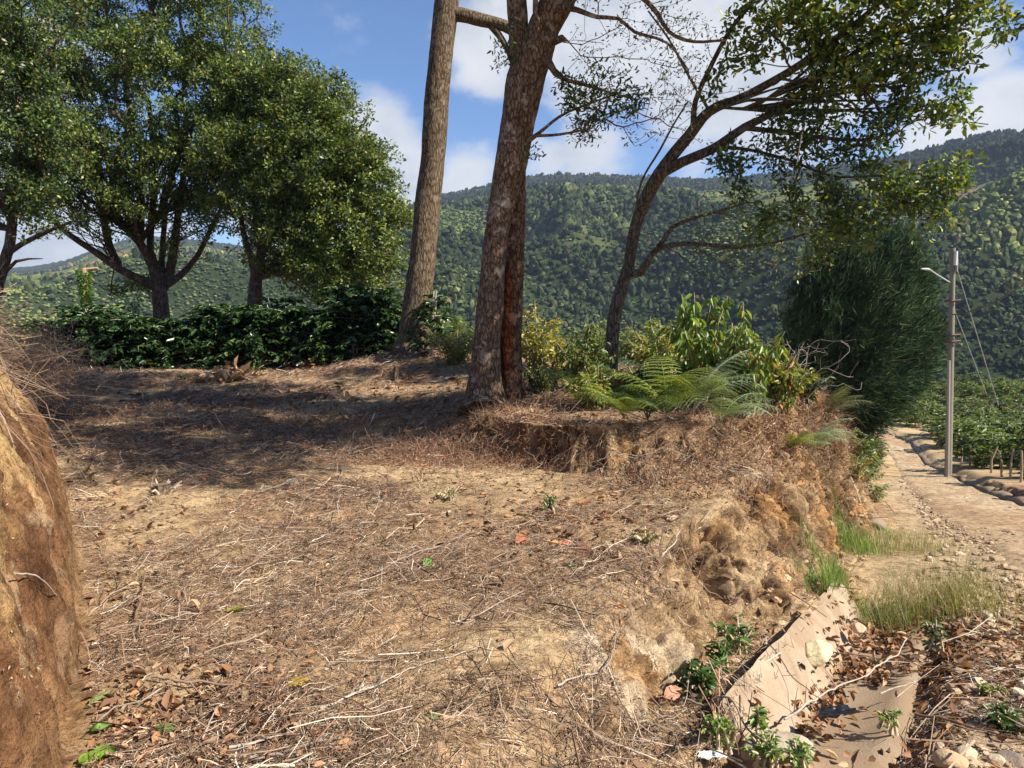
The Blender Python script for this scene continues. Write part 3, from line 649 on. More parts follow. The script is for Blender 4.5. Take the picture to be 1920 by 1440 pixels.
# ================================================================== THE DITCH, KERB, POLE
def offset_line(pl, off, n=80, y0=None, y1=None):
    L = lineat(pl, 9000); L = L[(L[:, 1] >= y0) & (L[:, 1] <= y1)]; L = L[np.linspace(0, len(L) - 1, n).astype(int)]
    T = unit(np.gradient(L, axis=0)); Nr = np.stack([T[:, 1], -T[:, 0]], 1); return L + Nr * off
def strip(mb, rows, col, thick=.05):
    """a slab from rows of cross-section points [(n,3),...]: top surface plus its underside"""
    A = np.stack(rows, 1); n, k, _ = A.shape; B_ = A - np.array([0, 0, thick]); Vv = np.concatenate([A.reshape(-1, 3), B_.reshape(-1, 3)])
    i = np.arange(n * k).reshape(n, k); q = n * k
    mb.add(Vv, np.concatenate([np.stack([i[:-1, :-1], i[:-1, 1:], i[1:, 1:], i[1:, :-1]], -1).reshape(-1, 4), q + np.stack([i[:-1, :-1], i[1:, :-1], i[1:, 1:], i[:-1, 1:]], -1).reshape(-1, 4)]), col)
    e = np.concatenate([np.stack([i[:-1, 0], i[1:, 0], i[1:, 0] + q, i[:-1, 0] + q], -1), np.stack([i[1:, -1], i[:-1, -1], i[:-1, -1] + q, i[1:, -1] + q], -1),
        np.stack([i[0, 1:], i[0, :-1], i[0, :-1] + q, i[0, 1:] + q], -1), np.stack([i[-1, :-1], i[-1, 1:], i[-1, 1:] + q, i[-1, :-1] + q], -1)])
    mb.add(Vv, e, col)
def cross(off, dz, y0=3.3, y1=6.35, n=120, jag=0.0):
    L = offset_line(FOOT, off, n, y0, y1); z = roadz(L[:, 1]) + dz
    if jag: 
        L2 = offset_line(FOOT, off - jag, n, y0, y1); k = (fbm(L[:, 0] * 4, L[:, 1] * 4, 0, 411, 4) * .5 + .5)[:, None]; L = L * (1 - k) + L2 * k
    z = z + .008 * fbm(L[:, 0] * 3, L[:, 1] * 3, off * 3, 413, 4) - .22 * sst(3.65, 3.3, L[:, 1])
    return np.concatenate([L, z[:, None]], 1)
e0 = onground(1.4, 3.8)
ditch = empty('drainage_ditch', (1.6, 4.4, float(roadz(4.4)) - .2), 'concrete lined roadside drainage ditch with pale sloping side at the foot of the earth bank', 'ditch')
dl = np.array(ditch.location)
mb = MB(); strip(mb, [cross(.03, .19, jag=.04), cross(.08, .13), cross(.14, .04), cross(.20, -.06), cross(.26, -.135)], (.40, .315, .22), .07); mb.build('side_slab', M['concrete'], ditch, local=dl)
mb = MB(); strip(mb, [cross(.26, -.14, n=121), cross(.36, -.155, n=121), cross(.50, -.15, n=121), cross(.62, -.12, n=121), cross(.74, -.09, n=121, jag=.06), cross(.92, -.32, n=121)], (.33, .25, .175), .06); mb.build('floor_slab', M['concrete'], ditch, local=dl)

# kerb of mortared stone on the far side of the road
kb = offset_line(KERB, -.02, 260, 5, 40); kz = H(kb[:, 0] - .25, kb[:, 1]); kt = unit(np.gradient(kb, axis=0)); kn = np.stack([kt[:, 1], -kt[:, 0]], 1)
rows = []
for (o, dz) in [(0, -.15), (.03, .05), (.10, .10), (.24, .12), (.34, .08), (.40, -.1)]:
    j = .06 * fbm(kb[:, 0] * 2.2, kb[:, 1] * 2.2, o * 5, 421, 4); q = kb + kn * (o + j)[:, None]
    rows.append(np.concatenate([q, (kz + dz + j * 1.3)[:, None]], 1))
mb = MB(); strip(mb, rows, (.25, .195, .135), .02); k_ = mb.build('road_kerb', M['concrete']); tag(k_, 'low weathered concrete kerb along the far side of the dirt road', 'kerb')

# utility pole
pb = P(1778, 898, 21); pb[2] = float(H(np.array([pb[0]]), np.array([pb[1]]))[0]); pb = P(1778, 898, 21) if abs(pb[2] - P(1778, 898, 21)[2]) < .25 else pb
ptop = P(1787, 465, 21)
up_ = empty('utility_pole', pb, 'tall weathered grey utility pole with a shorter post strapped to it', 'utility pole')
def rel(q): return np.asarray(q) - pb
mb = MB(); tube(mb, [rel(pb + [0, 0, -.3]), rel(pb * .5 + ptop * .5), rel(ptop)], [.10, .082, .065], 16, (.24, .215, .165), bark=.015); mb.build('shaft', M['twig'], up_)
c1 = P(1776, 905, 20.8); c2 = P(1779, 676, 20.8)
mb = MB(); tube(mb, [rel(c1), rel(c2)], [.05, .045], 12, (.30, .28, .23)); mb.build('brace_post', M['metal'], up_)
mb = MB(); q = P(1788, 478, 20.9); tube(mb, [rel(q + [.06, 0, -.28]), rel(q + [.06, 0, .1])], .05, 10, (.6, .6, .58)); tube(mb, [rel(q + [.1, 0, -.45]), rel(q + [.1, 0, -.1])], .035, 8, (.25, .25, .25)); mb.build('insulator', M['metal'], up_)
for yy in (564, 628, 640):
    mb = MB(); q = P(1781, yy, 21); tube(mb, [rel(q + [0, 0, -.03]), rel(q + [0, 0, .03])], .13, 14, (.08, .07, .06)); tube(mb, [rel(q + [-.02, -.12, 0]), rel(q + [.22, -.14, .02])], .018, 6, (.25, .12, .08)); mb.build('clamp', M['metal'], up_)
mb = MB(); a = P(1782, 530, 21); tube(mb, smoothline([[*rel(a), .02], [*rel(P(1762, 518, 20.6)), .02], [*rel(P(1745, 507, 20.2)), .02], [*rel(P(1736, 503, 20.1)), .02]], .1)[:, :3], .018, 6, (.5, .5, .5)); 
arm = mb.build('lamp_arm', M['metal'], up_)
mb = MB(); tube(mb, [rel(P(1747, 508, 20.2)), rel(P(1741, 505, 20.1)), rel(P(1727, 504, 20))], [.02, .035, .02], 8, (.4, .4, .4)); mb.build('lamp_head', M['metal'], arm)
def wire(name, a, b_, sag, label, r=.012, cat='cable', col=(.12, .12, .12)):
    t_ = np.linspace(0, 1, 40)[:, None]; q = a * (1 - t_) + b_ * t_; q[:, 2] -= (sag * 4 * t_ * (1 - t_))[:, 0]
    mb = MB(); tube(mb, q, r, 5, col); return tag(mb.build(name, M['metal']), label, cat)
wire('guy_wire', P(1790, 490, 21), P(1872, 760, 24), 0, 'thin steel guy wire running down from the pole top to the field', .012, 'wire', (.45, .45, .45))
wire('guy_wire', P(1787, 575, 21), P(1850, 740, 24), 0, 'short steel guy wire from the middle of the utility pole', .012, 'wire', (.45, .45, .45))
wire('overhead_cable', P(1784, 590, 21), P(2080, 380, 15), .5, 'dark overhead cable rising from the utility pole past the right of the view', .02)
wire('overhead_cable', P(1781, 612, 21), P(1560, 800, 30), .3, 'dark overhead cable from the utility pole passing in front of the feathery tree', .018)
wire('overhead_cable', P(1781, 555, 21), P(1690, 610, 30), .1, 'short pale cable from the utility pole to the feathery tree', .018, 'cable', (.5, .5, .5))

# ================================================================== TREES
def tree_obj(name, base, label, cat, group=None):
    e = empty(name, base, label, cat, group); return e
LV_DARK = [(.045, .085, .03), (.078, .13, .036), (.135, .195, .048), (.22, .27, .06), (.36, .37, .08), (.17, .14, .055)]
# tall bare trunk
def pl(L, k=1.0): return [[*P(px, py, d), r * d / FPX * k] for (px, py, r, d) in L]
t1 = pl(k=.94, L=[(771, 668, 44, 14.9), (772, 652, 35, 14.9), (775, 620, 28.5, 14.9), (784, 550, 26.5, 14.9), (793, 480, 25.5, 14.9), (800, 400, 25, 14.9), (811, 300, 23.5, 14.9), (817, 215, 24.5, 14.9), (819, 190, 23.5, 14.9), (827, 100, 23, 14.9), (838, 0, 23, 14.9), (848, -120, 20, 14.9), (862, -300, 16, 14.8), (870, -480, 10, 14.6)])
b1 = np.array(t1[0][:3]); T1 = tree_obj('tall_tree', b1, 'tall bare grey trunk at the right end of the coffee hedge, leaning slightly right', 'tree')
sk = Skel(); sk.limb(t1, .12)
sk.limb(pl([(838, 26, 13, 14.9), (865, 28, 12.5, 14.9), (905, 38, 11.5, 14.9), (945, 48, 10, 14.9), (985, 70, 8, 14.8), (1020, 60, 6, 14.6)]), .12)
sk.limb(pl([(918, 45, 7, 14.9), (935, 65, 6, 14.9), (950, 90, 5, 14.9), (960, 120, 3, 14.9)]), .1)
bl = px_blobs([(860, -420, 220, 14.8), (1020, -380, 160, 15), (720, -380, 150, 14.5), (880, -560, 160, 14.8)])
tg = blob_points(bl, 90, .5, -.3, 1, 3); sk.grow(tg, .3, .5, minlen=5)
mb = MB(); sk.mesh(mb, .008, 2.3, (.82, .74, .64), .08, 48, 3); mb.build('trunk', M['bark'], T1, local=b1)
mb = MB(); clump_leaves(mb, tg, 26, .42, .12, .05, LV_DARK); mb.build('crown', M['leaf'], T1, local=b1)
# twin stemmed tree
A1 = pl([(908, 775, 50, 9.6), (908, 752, 41, 9.7), (909, 725, 34, 9.7), (911, 690, 29, 9.7), (912, 650, 27, 9.7), (917, 600, 25, 9.7), (924, 520, 23, 9.7), (930, 450, 22.5, 9.7), (940, 389, 23, 9.7), (952, 330, 27, 9.7), (959, 300, 29, 9.7), (972, 222, 31, 9.7), (984, 150, 34, 9.7), (1003, 100, 32, 9.7), (1022, 50, 29, 9.7), (1046, 0, 30, 9.7), (1075, -60, 24, 9.7), (1110, -180, 18, 9.7), (1130, -360, 10, 9.7)])
A2 = pl([(962, 772, 40, 9.9), (960, 745, 27, 9.9), (959, 700, 22, 9.9), (958, 660, 21, 9.9), (959, 560, 20.5, 9.9), (961, 490, 21, 9.9), (966, 400, 19, 9.9), (968, 330, 18, 9.8), (970, 240, 18, 9.8)])
A3 = pl([(978, 160, 22, 9.7), (974, 110, 19, 9.7), (972, 60, 18, 9.7), (969, 0, 18, 9.7), (962, -100, 16, 9.7), (950, -300, 11, 9.7)])
b2 = np.array(A1[0][:3]); T2 = tree_obj('twin_trunk_tree', b2, 'large forked tree with two joined trunks and flaky reddish bark', 'tree')
sk = Skel(); sk.limb(A1, .1); sk.limb(A3, .1)
sk2 = Skel(); sk2.limb(A2, .1)
sk.limb(pl([(1003, 104, 9, 9.6), (1008, 60, 6, 9.5), (1004, 20, 5, 9.5), (1006, -60, 4, 9.5)]), .1)
sk.limb(pl([(1008, 105, 8, 9.6), (1030, 118, 7, 9.5), (1042, 138, 5.5, 9.4), (1062, 150, 4, 9.3), (1100, 160, 3, 9.2), (1150, 175, 2, 9.1), (1195, 188, 1.5, 9.0)]), .1)
sk.limb(pl([(1040, 78, 7, 9.6), (1053, 72, 6.5, 9.4)]), .05)
sk.limb(pl([(985, 268, 6, 9.6), (1010, 250, 3.5, 9.5), (1050, 218, 2.6, 9.4), (1090, 200, 2, 9.3), (1150, 178, 1.4, 9.2)]), .1)
sk.limb(pl([(1000, 255, 3, 9.5), (1050, 252, 2.4, 9.4), (1110, 240, 1.6, 9.2)]), .1)
sk.limb(pl([(1050, 12, 7, 9.5), (1080, 18, 5, 9.3), (1120, 32, 4, 9.1), (1160, 35, 3.4, 9.0), (1190, 60, 3, 8.9), (1250, 80, 2.2, 8.8), (1290, 130, 1.5, 8.7)]), .1)
sk.limb(pl([(1070, -50, 8, 9.5), (1150, -40, 6, 9.2), (1220, 10, 4.5, 9.0), (1255, 60, 3.5, 8.9), (1300, 78, 3, 8.8), (1360, 75, 2.2, 8.7)]), .1)
tb = px_blobs([(1110, 190, 55, 9.2), (1060, 165, 35, 9.3), (1150, 185, 50, 9.1), (1095, 235, 38, 9.2), (1140, 235, 35, 9.2), (1190, 195, 30, 9.1)])
tgA = blob_points(tb, 60, .2, -.6, 2, 11); sk.grow(tgA, .25, .12, .05, .1)
tgB = np.array([P(rng.uniform(1070, 1320), rng.uniform(-60, 270), rng.uniform(8.6, 9.6)) for _ in range(230)]); tipsB = sk.grow(tgB, .25, .12, .09, .1, .1)
tgC = np.array([P(rng.uniform(925, 960), rng.uniform(85, 125), 9.5) for _ in range(7)] + [P(rng.uniform(945, 1000), rng.uniform(40, 95), 9.4) for _ in range(6)] + [P(rng.uniform(985, 1010), rng.uniform(275, 300), 9.5) for _ in range(4)]); sk.grow(tgC, .2, .12, .05, .1)
bl = px_blobs([(1050, -430, 260, 9.8), (820, -400, 190, 10), (1300, -330, 200, 9.2), (1030, -620, 200, 9.8)])
bl += [(np.array(q[:3]), q[3]) for q in [(1.8, 8.4, 7.6, 1.4), (3.8, 7.5, 7.2, 1.4), (4.9, 7.0, 6.6, 1.0), (3.2, 5.6, 7.3, 1.3), (4.0, 4.3, 7.5, 1.1), (1.8, 6.1, 7.9, 1.3), (.4, 7.6, 8.6, 1.4), (5.2, 5.6, 7.4, 1.1), (2.6, 7.4, 6.6, .8)]]  # extra leaf blobs out of view, added to cast shade on the clearing
tgD = blob_points(bl, 620, .3, -.35, 1, 13); sk.grow(tgD, .3, .35, minlen=3.5)
mb = MB(); sk.mesh(mb, .0028, 2.1, (1.5, 1.32, 1.15), .10, 56, 5); sk2.mesh(mb, .004, 2.3, (1.05, .8, .64), .13, 48, 8)
mb.build('trunk', M['bark_red'], T2, local=b2)
# the stripped strip of red heartwood between the two stems
mb = MB(); cb = pl([(951, 715, 8, 9.80), (952, 640, 13, 9.80), (953, 580, 13, 9.80), (956, 520, 11, 9.81), (959, 460, 8, 9.84), (961, 410, 3, 9.86)]); cb = smoothline(cb, .06)
tube(mb, cb[:, :3], cb[:, 3], 20, (1.3, .55, .28), bark=.25, seed=4); mb.build('bare_heartwood', M['bark_red'], T2, local=b2)
mb = MB(); GB = [(.05, .085, .022), (.08, .13, .03), (.16, .20, .045), (.035, .06, .018)]
clump_leaves(mb, tgA, 18, .11, .075, .022, GB, kind=6); clump_leaves(mb, tgC, 14, .10, .06, .02, GB, kind=6)
clump_leaves(mb, tgB[rng.random(230) < .85], 9, .10, .05, .018, [(.12, .11, .05), (.09, .10, .03), (.16, .12, .06)], kind=4)
clump_leaves(mb, tgD, 64, .42, .13, .06, LV_DARK); mb.build('crown', M['leaf'], T2, local=b2)

# leaning tree on the right
b3p = pl([(1143, 700, 19, 12), (1147, 655, 15.5, 12), (1151, 600, 15.5, 12), (1162, 550, 14.5, 12), (1178, 500, 13, 12), (1186, 450, 13, 12), (1196, 410, 13.5, 12), (1217, 361, 15, 11.9), (1236, 328, 15, 11.8), (1262, 290, 13, 11.7), (1291, 256, 12.5, 11.5), (1318, 220, 11.5, 11.4), (1345, 200, 11, 11.3), (1397, 180, 9, 11.1), (1496, 124, 8, 10.8), (1595, 51, 6.5, 10.5), (1655, 0, 5, 10.3), (1720, -60, 3, 10.1)])
b3 = np.array(b3p[0][:3]); T3 = tree_obj('leaning_tree', b3, 'slender tree leaning and spreading its leafy branches to the right above the road', 'tree')
b3p = [[*q[:3], q[3] * .84] for q in b3p]; sk = Skel(); sk.limb(b3p, .12)
for L in [
    [(1300, 240, 6, 11.5), (1304, 190, 5, 11.4), (1330, 130, 4.5, 11.3), (1370, 55, 4, 11.2), (1413, 0, 3.5, 11.1), (1440, -60, 2.5, 11)],
    [(1240, 325, 10, 11.8), (1279, 304, 9, 11.6), (1338, 278, 8.5, 11.4), (1397, 238, 7.5, 11.2), (1445, 213, 6.5, 11.0), (1556, 135, 5, 10.7), (1635, 78, 4, 10.5), (1734, 50, 3, 10.2), (1800, 30, 2, 10.1)],
    [(1397, 240, 5, 11.2), (1470, 248, 4.2, 11.0), (1540, 258, 3.5, 10.7), (1620, 262, 2.8, 10.5), (1690, 245, 2, 10.3)],
    [(1345, 276, 4, 11.4), (1400, 280, 3, 11.2), (1480, 300, 2.5, 11), (1560, 330, 2, 10.7), (1650, 330, 1.6, 10.4)],
    [(1178, 512, 7, 11.95), (1200, 512, 8, 11.8), (1216, 490, 7, 11.7), (1235, 465, 5.5, 11.6), (1300, 457, 4.2, 11.4), (1380, 464, 3.4, 11.2), (1450, 455, 2.6, 11), (1540, 430, 1.8, 10.7)],
    [(1233, 467, 5, 11.6), (1262, 425, 4, 11.5), (1290, 412, 3.5, 11.4), (1325, 403, 2.6, 11.3), (1400, 380, 1.8, 11)],
    [(1186, 470, 3, 11.9), (1192, 400, 2.2, 11.7), (1203, 340, 2, 11.6), (1238, 280, 2, 11.4), (1262, 235, 1.8, 11.3), (1290, 190, 1.4, 11.2)],
    [(1496, 124, 4, 10.8), (1560, 110, 3.2, 10.6), (1640, 105, 2.6, 10.4), (1740, 130, 1.8, 10.2)],
    [(1420, 225, 4, 11.1), (1500, 190, 3.4, 10.9), (1600, 160, 2.6, 10.6), (1690, 165, 1.8, 10.4)],
    [(1330, 208, 3, 11.4), (1290, 140, 2.4, 11.3), (1255, 75, 2, 11.2), (1215, 20, 1.5, 11.1)]]: sk.limb(pl(L), .12)
up_bl = [(1420, 60, 60, 11), (1480, 40, 60, 10.9), (1550, 30, 70, 10.6), (1530, 90, 50, 10.7), (1640, 40, 80, 10.4), (1730, 40, 80, 10.2), (1820, 20, 70, 10), (1880, 45, 32, 9.9), (1600, 120, 75, 10.5), (1690, 120, 75, 10.3), (1780, 110, 60, 10.1), (1650, 185, 65, 10.4), (1730, 190, 60, 10.2), (1780, 205, 40, 10.1), (1560, 175, 60, 10.6), (1480, 150, 50, 10.8), (1400, 110, 30, 11.1), (1345, 160, 25, 11.3), (1600, -40, 130, 10.4), (1800, -80, 140, 10), (1450, -80, 110, 11)]
mid_bl = [(1370, 300, 50, 11.2), (1450, 265, 60, 11), (1540, 260, 60, 10.7), (1620, 270, 55, 10.5), (1500, 320, 50, 10.8), (1430, 215, 40, 11), (1520, 205, 50, 10.8), (1650, 235, 45, 10.4), (1400, 345, 35, 11)]
low_bl = [(1640, 330, 45, 10.4), (1700, 350, 45, 10.2), (1770, 335, 42, 10.1), (1815, 325, 28, 10.0), (1650, 390, 50, 10.3), (1720, 400, 45, 10.2), (1770, 395, 28, 10.1), (1570, 370, 45, 10.6), (1560, 430, 45, 10.6), (1620, 440, 35, 10.4), (1530, 470, 28, 10.7), (1480, 400, 45, 10.9), (1430, 430, 30, 11)]
tU = blob_points(px_blobs(up_bl), 430, .25, -.25, 1.6, 21); tM = blob_points(px_blobs(mid_bl), 190, .2, -.25, 1.8, 22); tL = blob_points(px_blobs(low_bl), 190, .2, -.3, 1.8, 23)
tX = np.array([P(rng.uniform(1240, 1400), rng.uniform(30, 200), rng.uniform(10.8, 11.6)) for _ in range(45)] + [P(rng.uniform(1280, 1560), rng.uniform(370, 520), rng.uniform(10.8, 11.6)) for _ in range(110)])
for q in range(26):
    u_ = rng.random(); i0 = int(9 + u_ * 22); a_ = P(1330 + 240 * u_, 228 - 120 * u_ + rng.uniform(-12, 20), 11.2 - .5 * u_); ex_ = rng.uniform(1480, 1860); ey_ = 330 - (ex_ - 1330) * .30 + rng.uniform(-110, 150) - 60; dz_ = rng.uniform(9.4, 11.2)
    mid_ = P((1330 + 240 * u_) * .5 + ex_ * .5, (228 - 120 * u_) * .5 + ey_ * .5 - rng.uniform(-10, 30), (11.2 + dz_) / 2); e_ = P(ex_, ey_, dz_)
    a_ = sk.p[sk.near(a_)]
    sk.limb([[*a_, .022], [*mid_, .015], [*e_, .007]], .14, start=1)
sk.grow(tU, .22, .14, .05, .1, .1); sk.grow(tM, .22, .14, .05, .1, .1); sk.grow(tL, .22, .14, .05, .1, .1); sk.grow(tX, .2, .12, .08, .1, .1)
mb = MB(); sk.mesh(mb, .0032, 2.15, (.8, .78, .76), .07, 32, 6); mb.build('trunk', M['bark'], T3, local=b3)
mb = MB(); GC = [(.06, .10, .035), (.09, .15, .04), (.14, .21, .05), (.26, .34, .06), (.44, .42, .06)]
clump_leaves(mb, tU, 22, .18, .105, .046, GC, [2, 3, 3.5, 2.6, .9], kind=6); clump_leaves(mb, tM, 15, .15, .085, .035, GC, [4, 4, 2, .5, .1], kind=6)
clump_leaves(mb, tL, 20, .15, .085, .036, GC, [2, 3, 3, 2, .6], kind=6); clump_leaves(mb, tX[rng.random(len(tX)) < .8], 10, .11, .06, .024, GC, kind=4)
cu = mb.build('crown', M['leaf'], T3, local=b3)

# round crowned broadleaf trees behind the hedge
def broad(name, base_px, d, stems, blobs, ntarget, per, label, leaf=.085, cols=None, wts=None, seed=1, trunk_r=.2, shell=.5, gap=-.15, extra_low=None, spread=.20, clump=.62):
    b = P(base_px[0], base_px[1], d); e = tree_obj(name, b, label, 'tree', None); sk = Skel(); sk.limb(pl(stems[0]), .25)
    for L in stems[1:]: sk.limb(pl(L), .25)
    bl = px_blobs(blobs); nb = ntarget // 7; big = blob_points(bl, nb, shell, -.5, .9, seed); cr = clump * rng.uniform(.6, 1.3, nb); kk = rng.integers(0, nb, ntarget); cdir = unit(rng.normal(size=(ntarget, 3)) + np.array([0.15, -.15, .35])); tg = big[kk] + cdir * (cr[kk] * rng.uniform(.75, 1.0, ntarget))[:, None] * np.array([1, 1, .8]); ti = rng.random(ntarget) < .45
    lowt = tg[np.argsort(tg[:, 2])[:int(ntarget * .22)]]; sk.grow(lowt[rng.random(len(lowt)) < .16], .95, .3, .09, .12, .1); sk.grow(tg[ti], .3, .4, .07, .12, .2)
    mb = MB(); sk.mesh(mb, .009, 2.25, (1, .95, .9), .07, 20, seed); mb.build('trunk', M['bark_dark'], e, local=b)
    mb = MB(); clump_leaves(mb, tg, per, spread, leaf, leaf * .5, cols or LV_DARK, wts, upb=.5); mb.build('crown', M['leaf'], e, local=b); return e
WT = [2, 4, 4, 2, 1, .3]
broad('broadleaf_tree', (303, 600), 21, [
    [(304, 640, 22, 21), (303, 590, 15, 21), (300, 555, 14, 21), (298, 535, 12, 21), (288, 500, 10, 21), (262, 455, 7, 21), (230, 420, 5, 21), (215, 380, 4, 21), (205, 300, 3, 21)],
    [(296, 540, 10, 21), (265, 525, 8, 20.8), (225, 505, 7, 20.5), (175, 470, 6, 20.2), (130, 440, 5, 20), (85, 400, 4, 20)],
    [(302, 545, 10, 21), (318, 510, 9, 21.2), (328, 450, 7, 21.3), (335, 390, 6, 21.3), (345, 320, 5, 21.3), (350, 220, 4, 21)],
    [(296, 505, 8, 21), (282, 470, 6, 21), (285, 400, 6, 21.4), (290, 330, 5, 21.4), (280, 200, 4, 21)],
    [(310, 535, 8, 21), (340, 515, 6, 21.4), (370, 480, 5, 21.6), (395, 430, 4, 21.6), (420, 380, 3, 21.5)],
    [(225, 505, 6, 20.5), (205, 460, 7, 20.6), (192, 400, 6, 20.6), (175, 320, 5, 20.4), (150, 220, 4, 20)],
    [(262, 455, 5, 21), (235, 400, 5, 21.5), (240, 340, 4, 21.6)], [(303, 520, 6, 21), (305, 460, 5, 21.6), (312, 380, 4, 21.8)], [(290, 500, 5, 21), (255, 430, 4, 20.4), (262, 370, 4, 20.2)]],
    [(150, 90, 150, 20), (290, 40, 150, 20.5), (400, 60, 95, 20.5), (440, 130, 75, 20.5), (60, 200, 130, 19.5), (190, 220, 150, 20), (320, 200, 130, 20.4), (420, 220, 100, 20.8), (110, 330, 100, 19.7), (230, 320, 110, 20.2), (340, 310, 110, 20.8), (180, 380, 65, 20), (90, 390, 60, 19.8), (60, 60, 130, 20), (200, -120, 200, 20.5), (400, -90, 120, 20.5), (445, 20, 45, 20.5), (370, 375, 50, 20.9), (160, 330, 60, 20), (355, 455, 34, 20.7), (395, 475, 25, 20.7), (250, 540, 24, 21.5)],
    3900, 42, 'largest round crowned tree, many stems fanning out above the hedge', leaf=.095, gap=-.4, seed=31, wts=WT)
broad('broadleaf_tree', (478, 570), 19, [
    [(478, 620, 17, 19), (478, 560, 13, 19), (480, 520, 11, 19), (484, 490, 9, 19), (500, 455, 7, 19), (530, 400, 5, 19), (560, 330, 4, 19)],
    [(479, 520, 8, 19), (470, 480, 6, 19.2), (455, 430, 5, 19.3), (450, 350, 4, 19.3)], [(483, 505, 7, 19), (520, 480, 6, 18.8), (570, 460, 5, 18.6), (630, 440, 4, 18.5), (690, 430, 3, 18.4)],
    [(486, 480, 5, 19), (490, 420, 5, 19.2), (500, 340, 4, 19.3)], [(490, 520, 5, 19), (540, 505, 4, 18.7), (590, 510, 3, 18.5)]],
    [(490, 240, 90, 19.4), (560, 230, 85, 19.2), (600, 220, 60, 19), (625, 285, 60, 18.8), (500, 330, 95, 19.3), (580, 330, 95, 19), (650, 330, 62, 18.6), (695, 320, 42, 18.4), (560, 400, 85, 19), (640, 410, 80, 18.6), (700, 415, 48, 18.4), (600, 480, 60, 18.7), (680, 480, 60, 18.5), (450, 300, 60, 19.5), (460, 390, 40, 19.4), (560, 465, 45, 19), (640, 520, 42, 18.7), (695, 520, 30, 18.5), (520, 430, 58, 19.1), (430, 370, 50, 19.6), (425, 290, 60, 19.8), (450, 180, 60, 20), (520, 165, 36, 19.4), (655, 240, 28, 18.7)],
    2800, 46, 'olive green domed tree between the largest tree and the tall bare trunk', leaf=.095, gap=-.3, seed=37, wts=[2, 4, 5, 3, 1.6, .3], shell=.55)
broad('broadleaf_tree', (-10, 560), 13.5, [
    [(-25, 640, 16, 13.5), (-12, 560, 12, 13.5), (5, 500, 10, 13.5), (18, 460, 9, 13.5), (24, 400, 8, 13.5), (32, 330, 6, 13.5), (35, 220, 5, 13.5), (30, 80, 4, 13.5)],
    [(14, 475, 6, 13.5), (40, 458, 5, 13.3), (75, 440, 4.5, 13.2), (110, 425, 2.5, 13.1), (150, 410, .8, 13)], [(-5, 530, 5, 13.5), (30, 490, 3, 13.3), (80, 485, .8, 13.2)], [(22, 430, 5, 13.5), (-20, 425, 4, 13.4), (-60, 400, 4, 13.3)], [(20, 410, 4, 13.4), (0, 350, 4, 13), (-20, 260, 3, 13)]],
    [(20, 150, 100, 13.5), (70, 250, 75, 13.3), (10, 300, 85, 13.4), (-60, 180, 120, 13.5), (80, 340, 45, 13.2), (20, 380, 40, 13.3), (110, 400, 25, 13.1), (60, 420, 22, 13.2), (40, 50, 100, 13.6), (-100, 350, 90, 13.6), (120, 430, 14, 13.1), (90, 470, 12, 13.1)],
    1000, 40, 'dark tree cut by the left edge, thin crooked branches over the valley', leaf=.075, seed=41, wts=[5, 4, 2, 1, .3, .5], shell=.35, gap=-.05, spread=.17, clump=.36)

# casuarina beside the road bend: wispy drooping foliage blown to the right
cb_ = P(1560, 835, 24); cb_[2] -= .4
TC = tree_obj('casuarina_tree', cb_, 'big dark feathery evergreen beside the bend of the dirt road', 'tree'); sk = Skel()
sk.limb(pl([(1550, 860, 14, 24), (1560, 780, 12, 24), (1575, 680, 10, 24), (1600, 580, 8, 24), (1640, 500, 6, 24), (1690, 450, 3, 24)]), .3)
cbl = [(1500, 650, 40, 24), (1555, 830, 50, 24), (1600, 840, 40, 24), (1740, 640, 28, 23.6), (1555, 760, 70, 24), (1600, 720, 85, 24), (1540, 700, 60, 24), (1570, 640, 75, 24), (1640, 650, 90, 23.8), (1560, 580, 65, 24), (1630, 570, 85, 24), (1690, 590, 65, 23.7), (1600, 510, 65, 24), (1670, 500, 60, 24), (1690, 460, 38, 24), (1550, 530, 45, 24), (1515, 640, 32, 24), (1715, 620, 45, 23.6), (1710, 550, 40, 23.8), (1720, 690, 35, 23.6), (1495, 600, 30, 24), (1510, 555, 30, 24), (1520, 760, 50, 24), (1500, 700, 40, 24), (1530, 810, 40, 24), (1580, 810, 45, 24), (1650, 740, 60, 23.8), (1690, 680, 52, 23.6), (1600, 790, 45, 24), (1545, 490, 30, 24)]
tg = blob_points(px_blobs(cbl), 5200, .15, -.3, 1.1, 51); sk.grow(tg[:240], .25, .5, .05, .2)
mb = MB(); sk.mesh(mb, .01, 2.3, (.8, .75, .7), .05, 12, 5); mb.build('trunk', M['bark_dark'], TC, local=cb_)
mb = MB(); per = 32; c = np.repeat(tg, per, 0) + rng.normal(size=(len(tg) * per, 3)) * .13
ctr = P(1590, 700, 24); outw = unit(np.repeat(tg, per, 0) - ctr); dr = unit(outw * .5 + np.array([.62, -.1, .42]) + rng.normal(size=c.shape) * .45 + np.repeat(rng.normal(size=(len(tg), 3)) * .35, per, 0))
leaves4(mb, c, dr, rdir(len(c)), rng.uniform(.18, .42, len(c)), .024, (1 + .7 * (outw[:, :1] > .35) * (rng.random((len(c), 1)) < .6)) * pal(len(c), [(.016, .038, .018), (.026, .055, .024), (.045, .08, .030), (.085, .125, .045), (.10, .10, .045)], [3, 4, 3, 1.6, .4]) * np.repeat(1 + rng.normal(size=(len(tg), 1)) * .2, per, 0)); mb.build('crown', M['needle'], TC, local=cb_)  # strands on the right are coloured lighter, as if lit by the sun

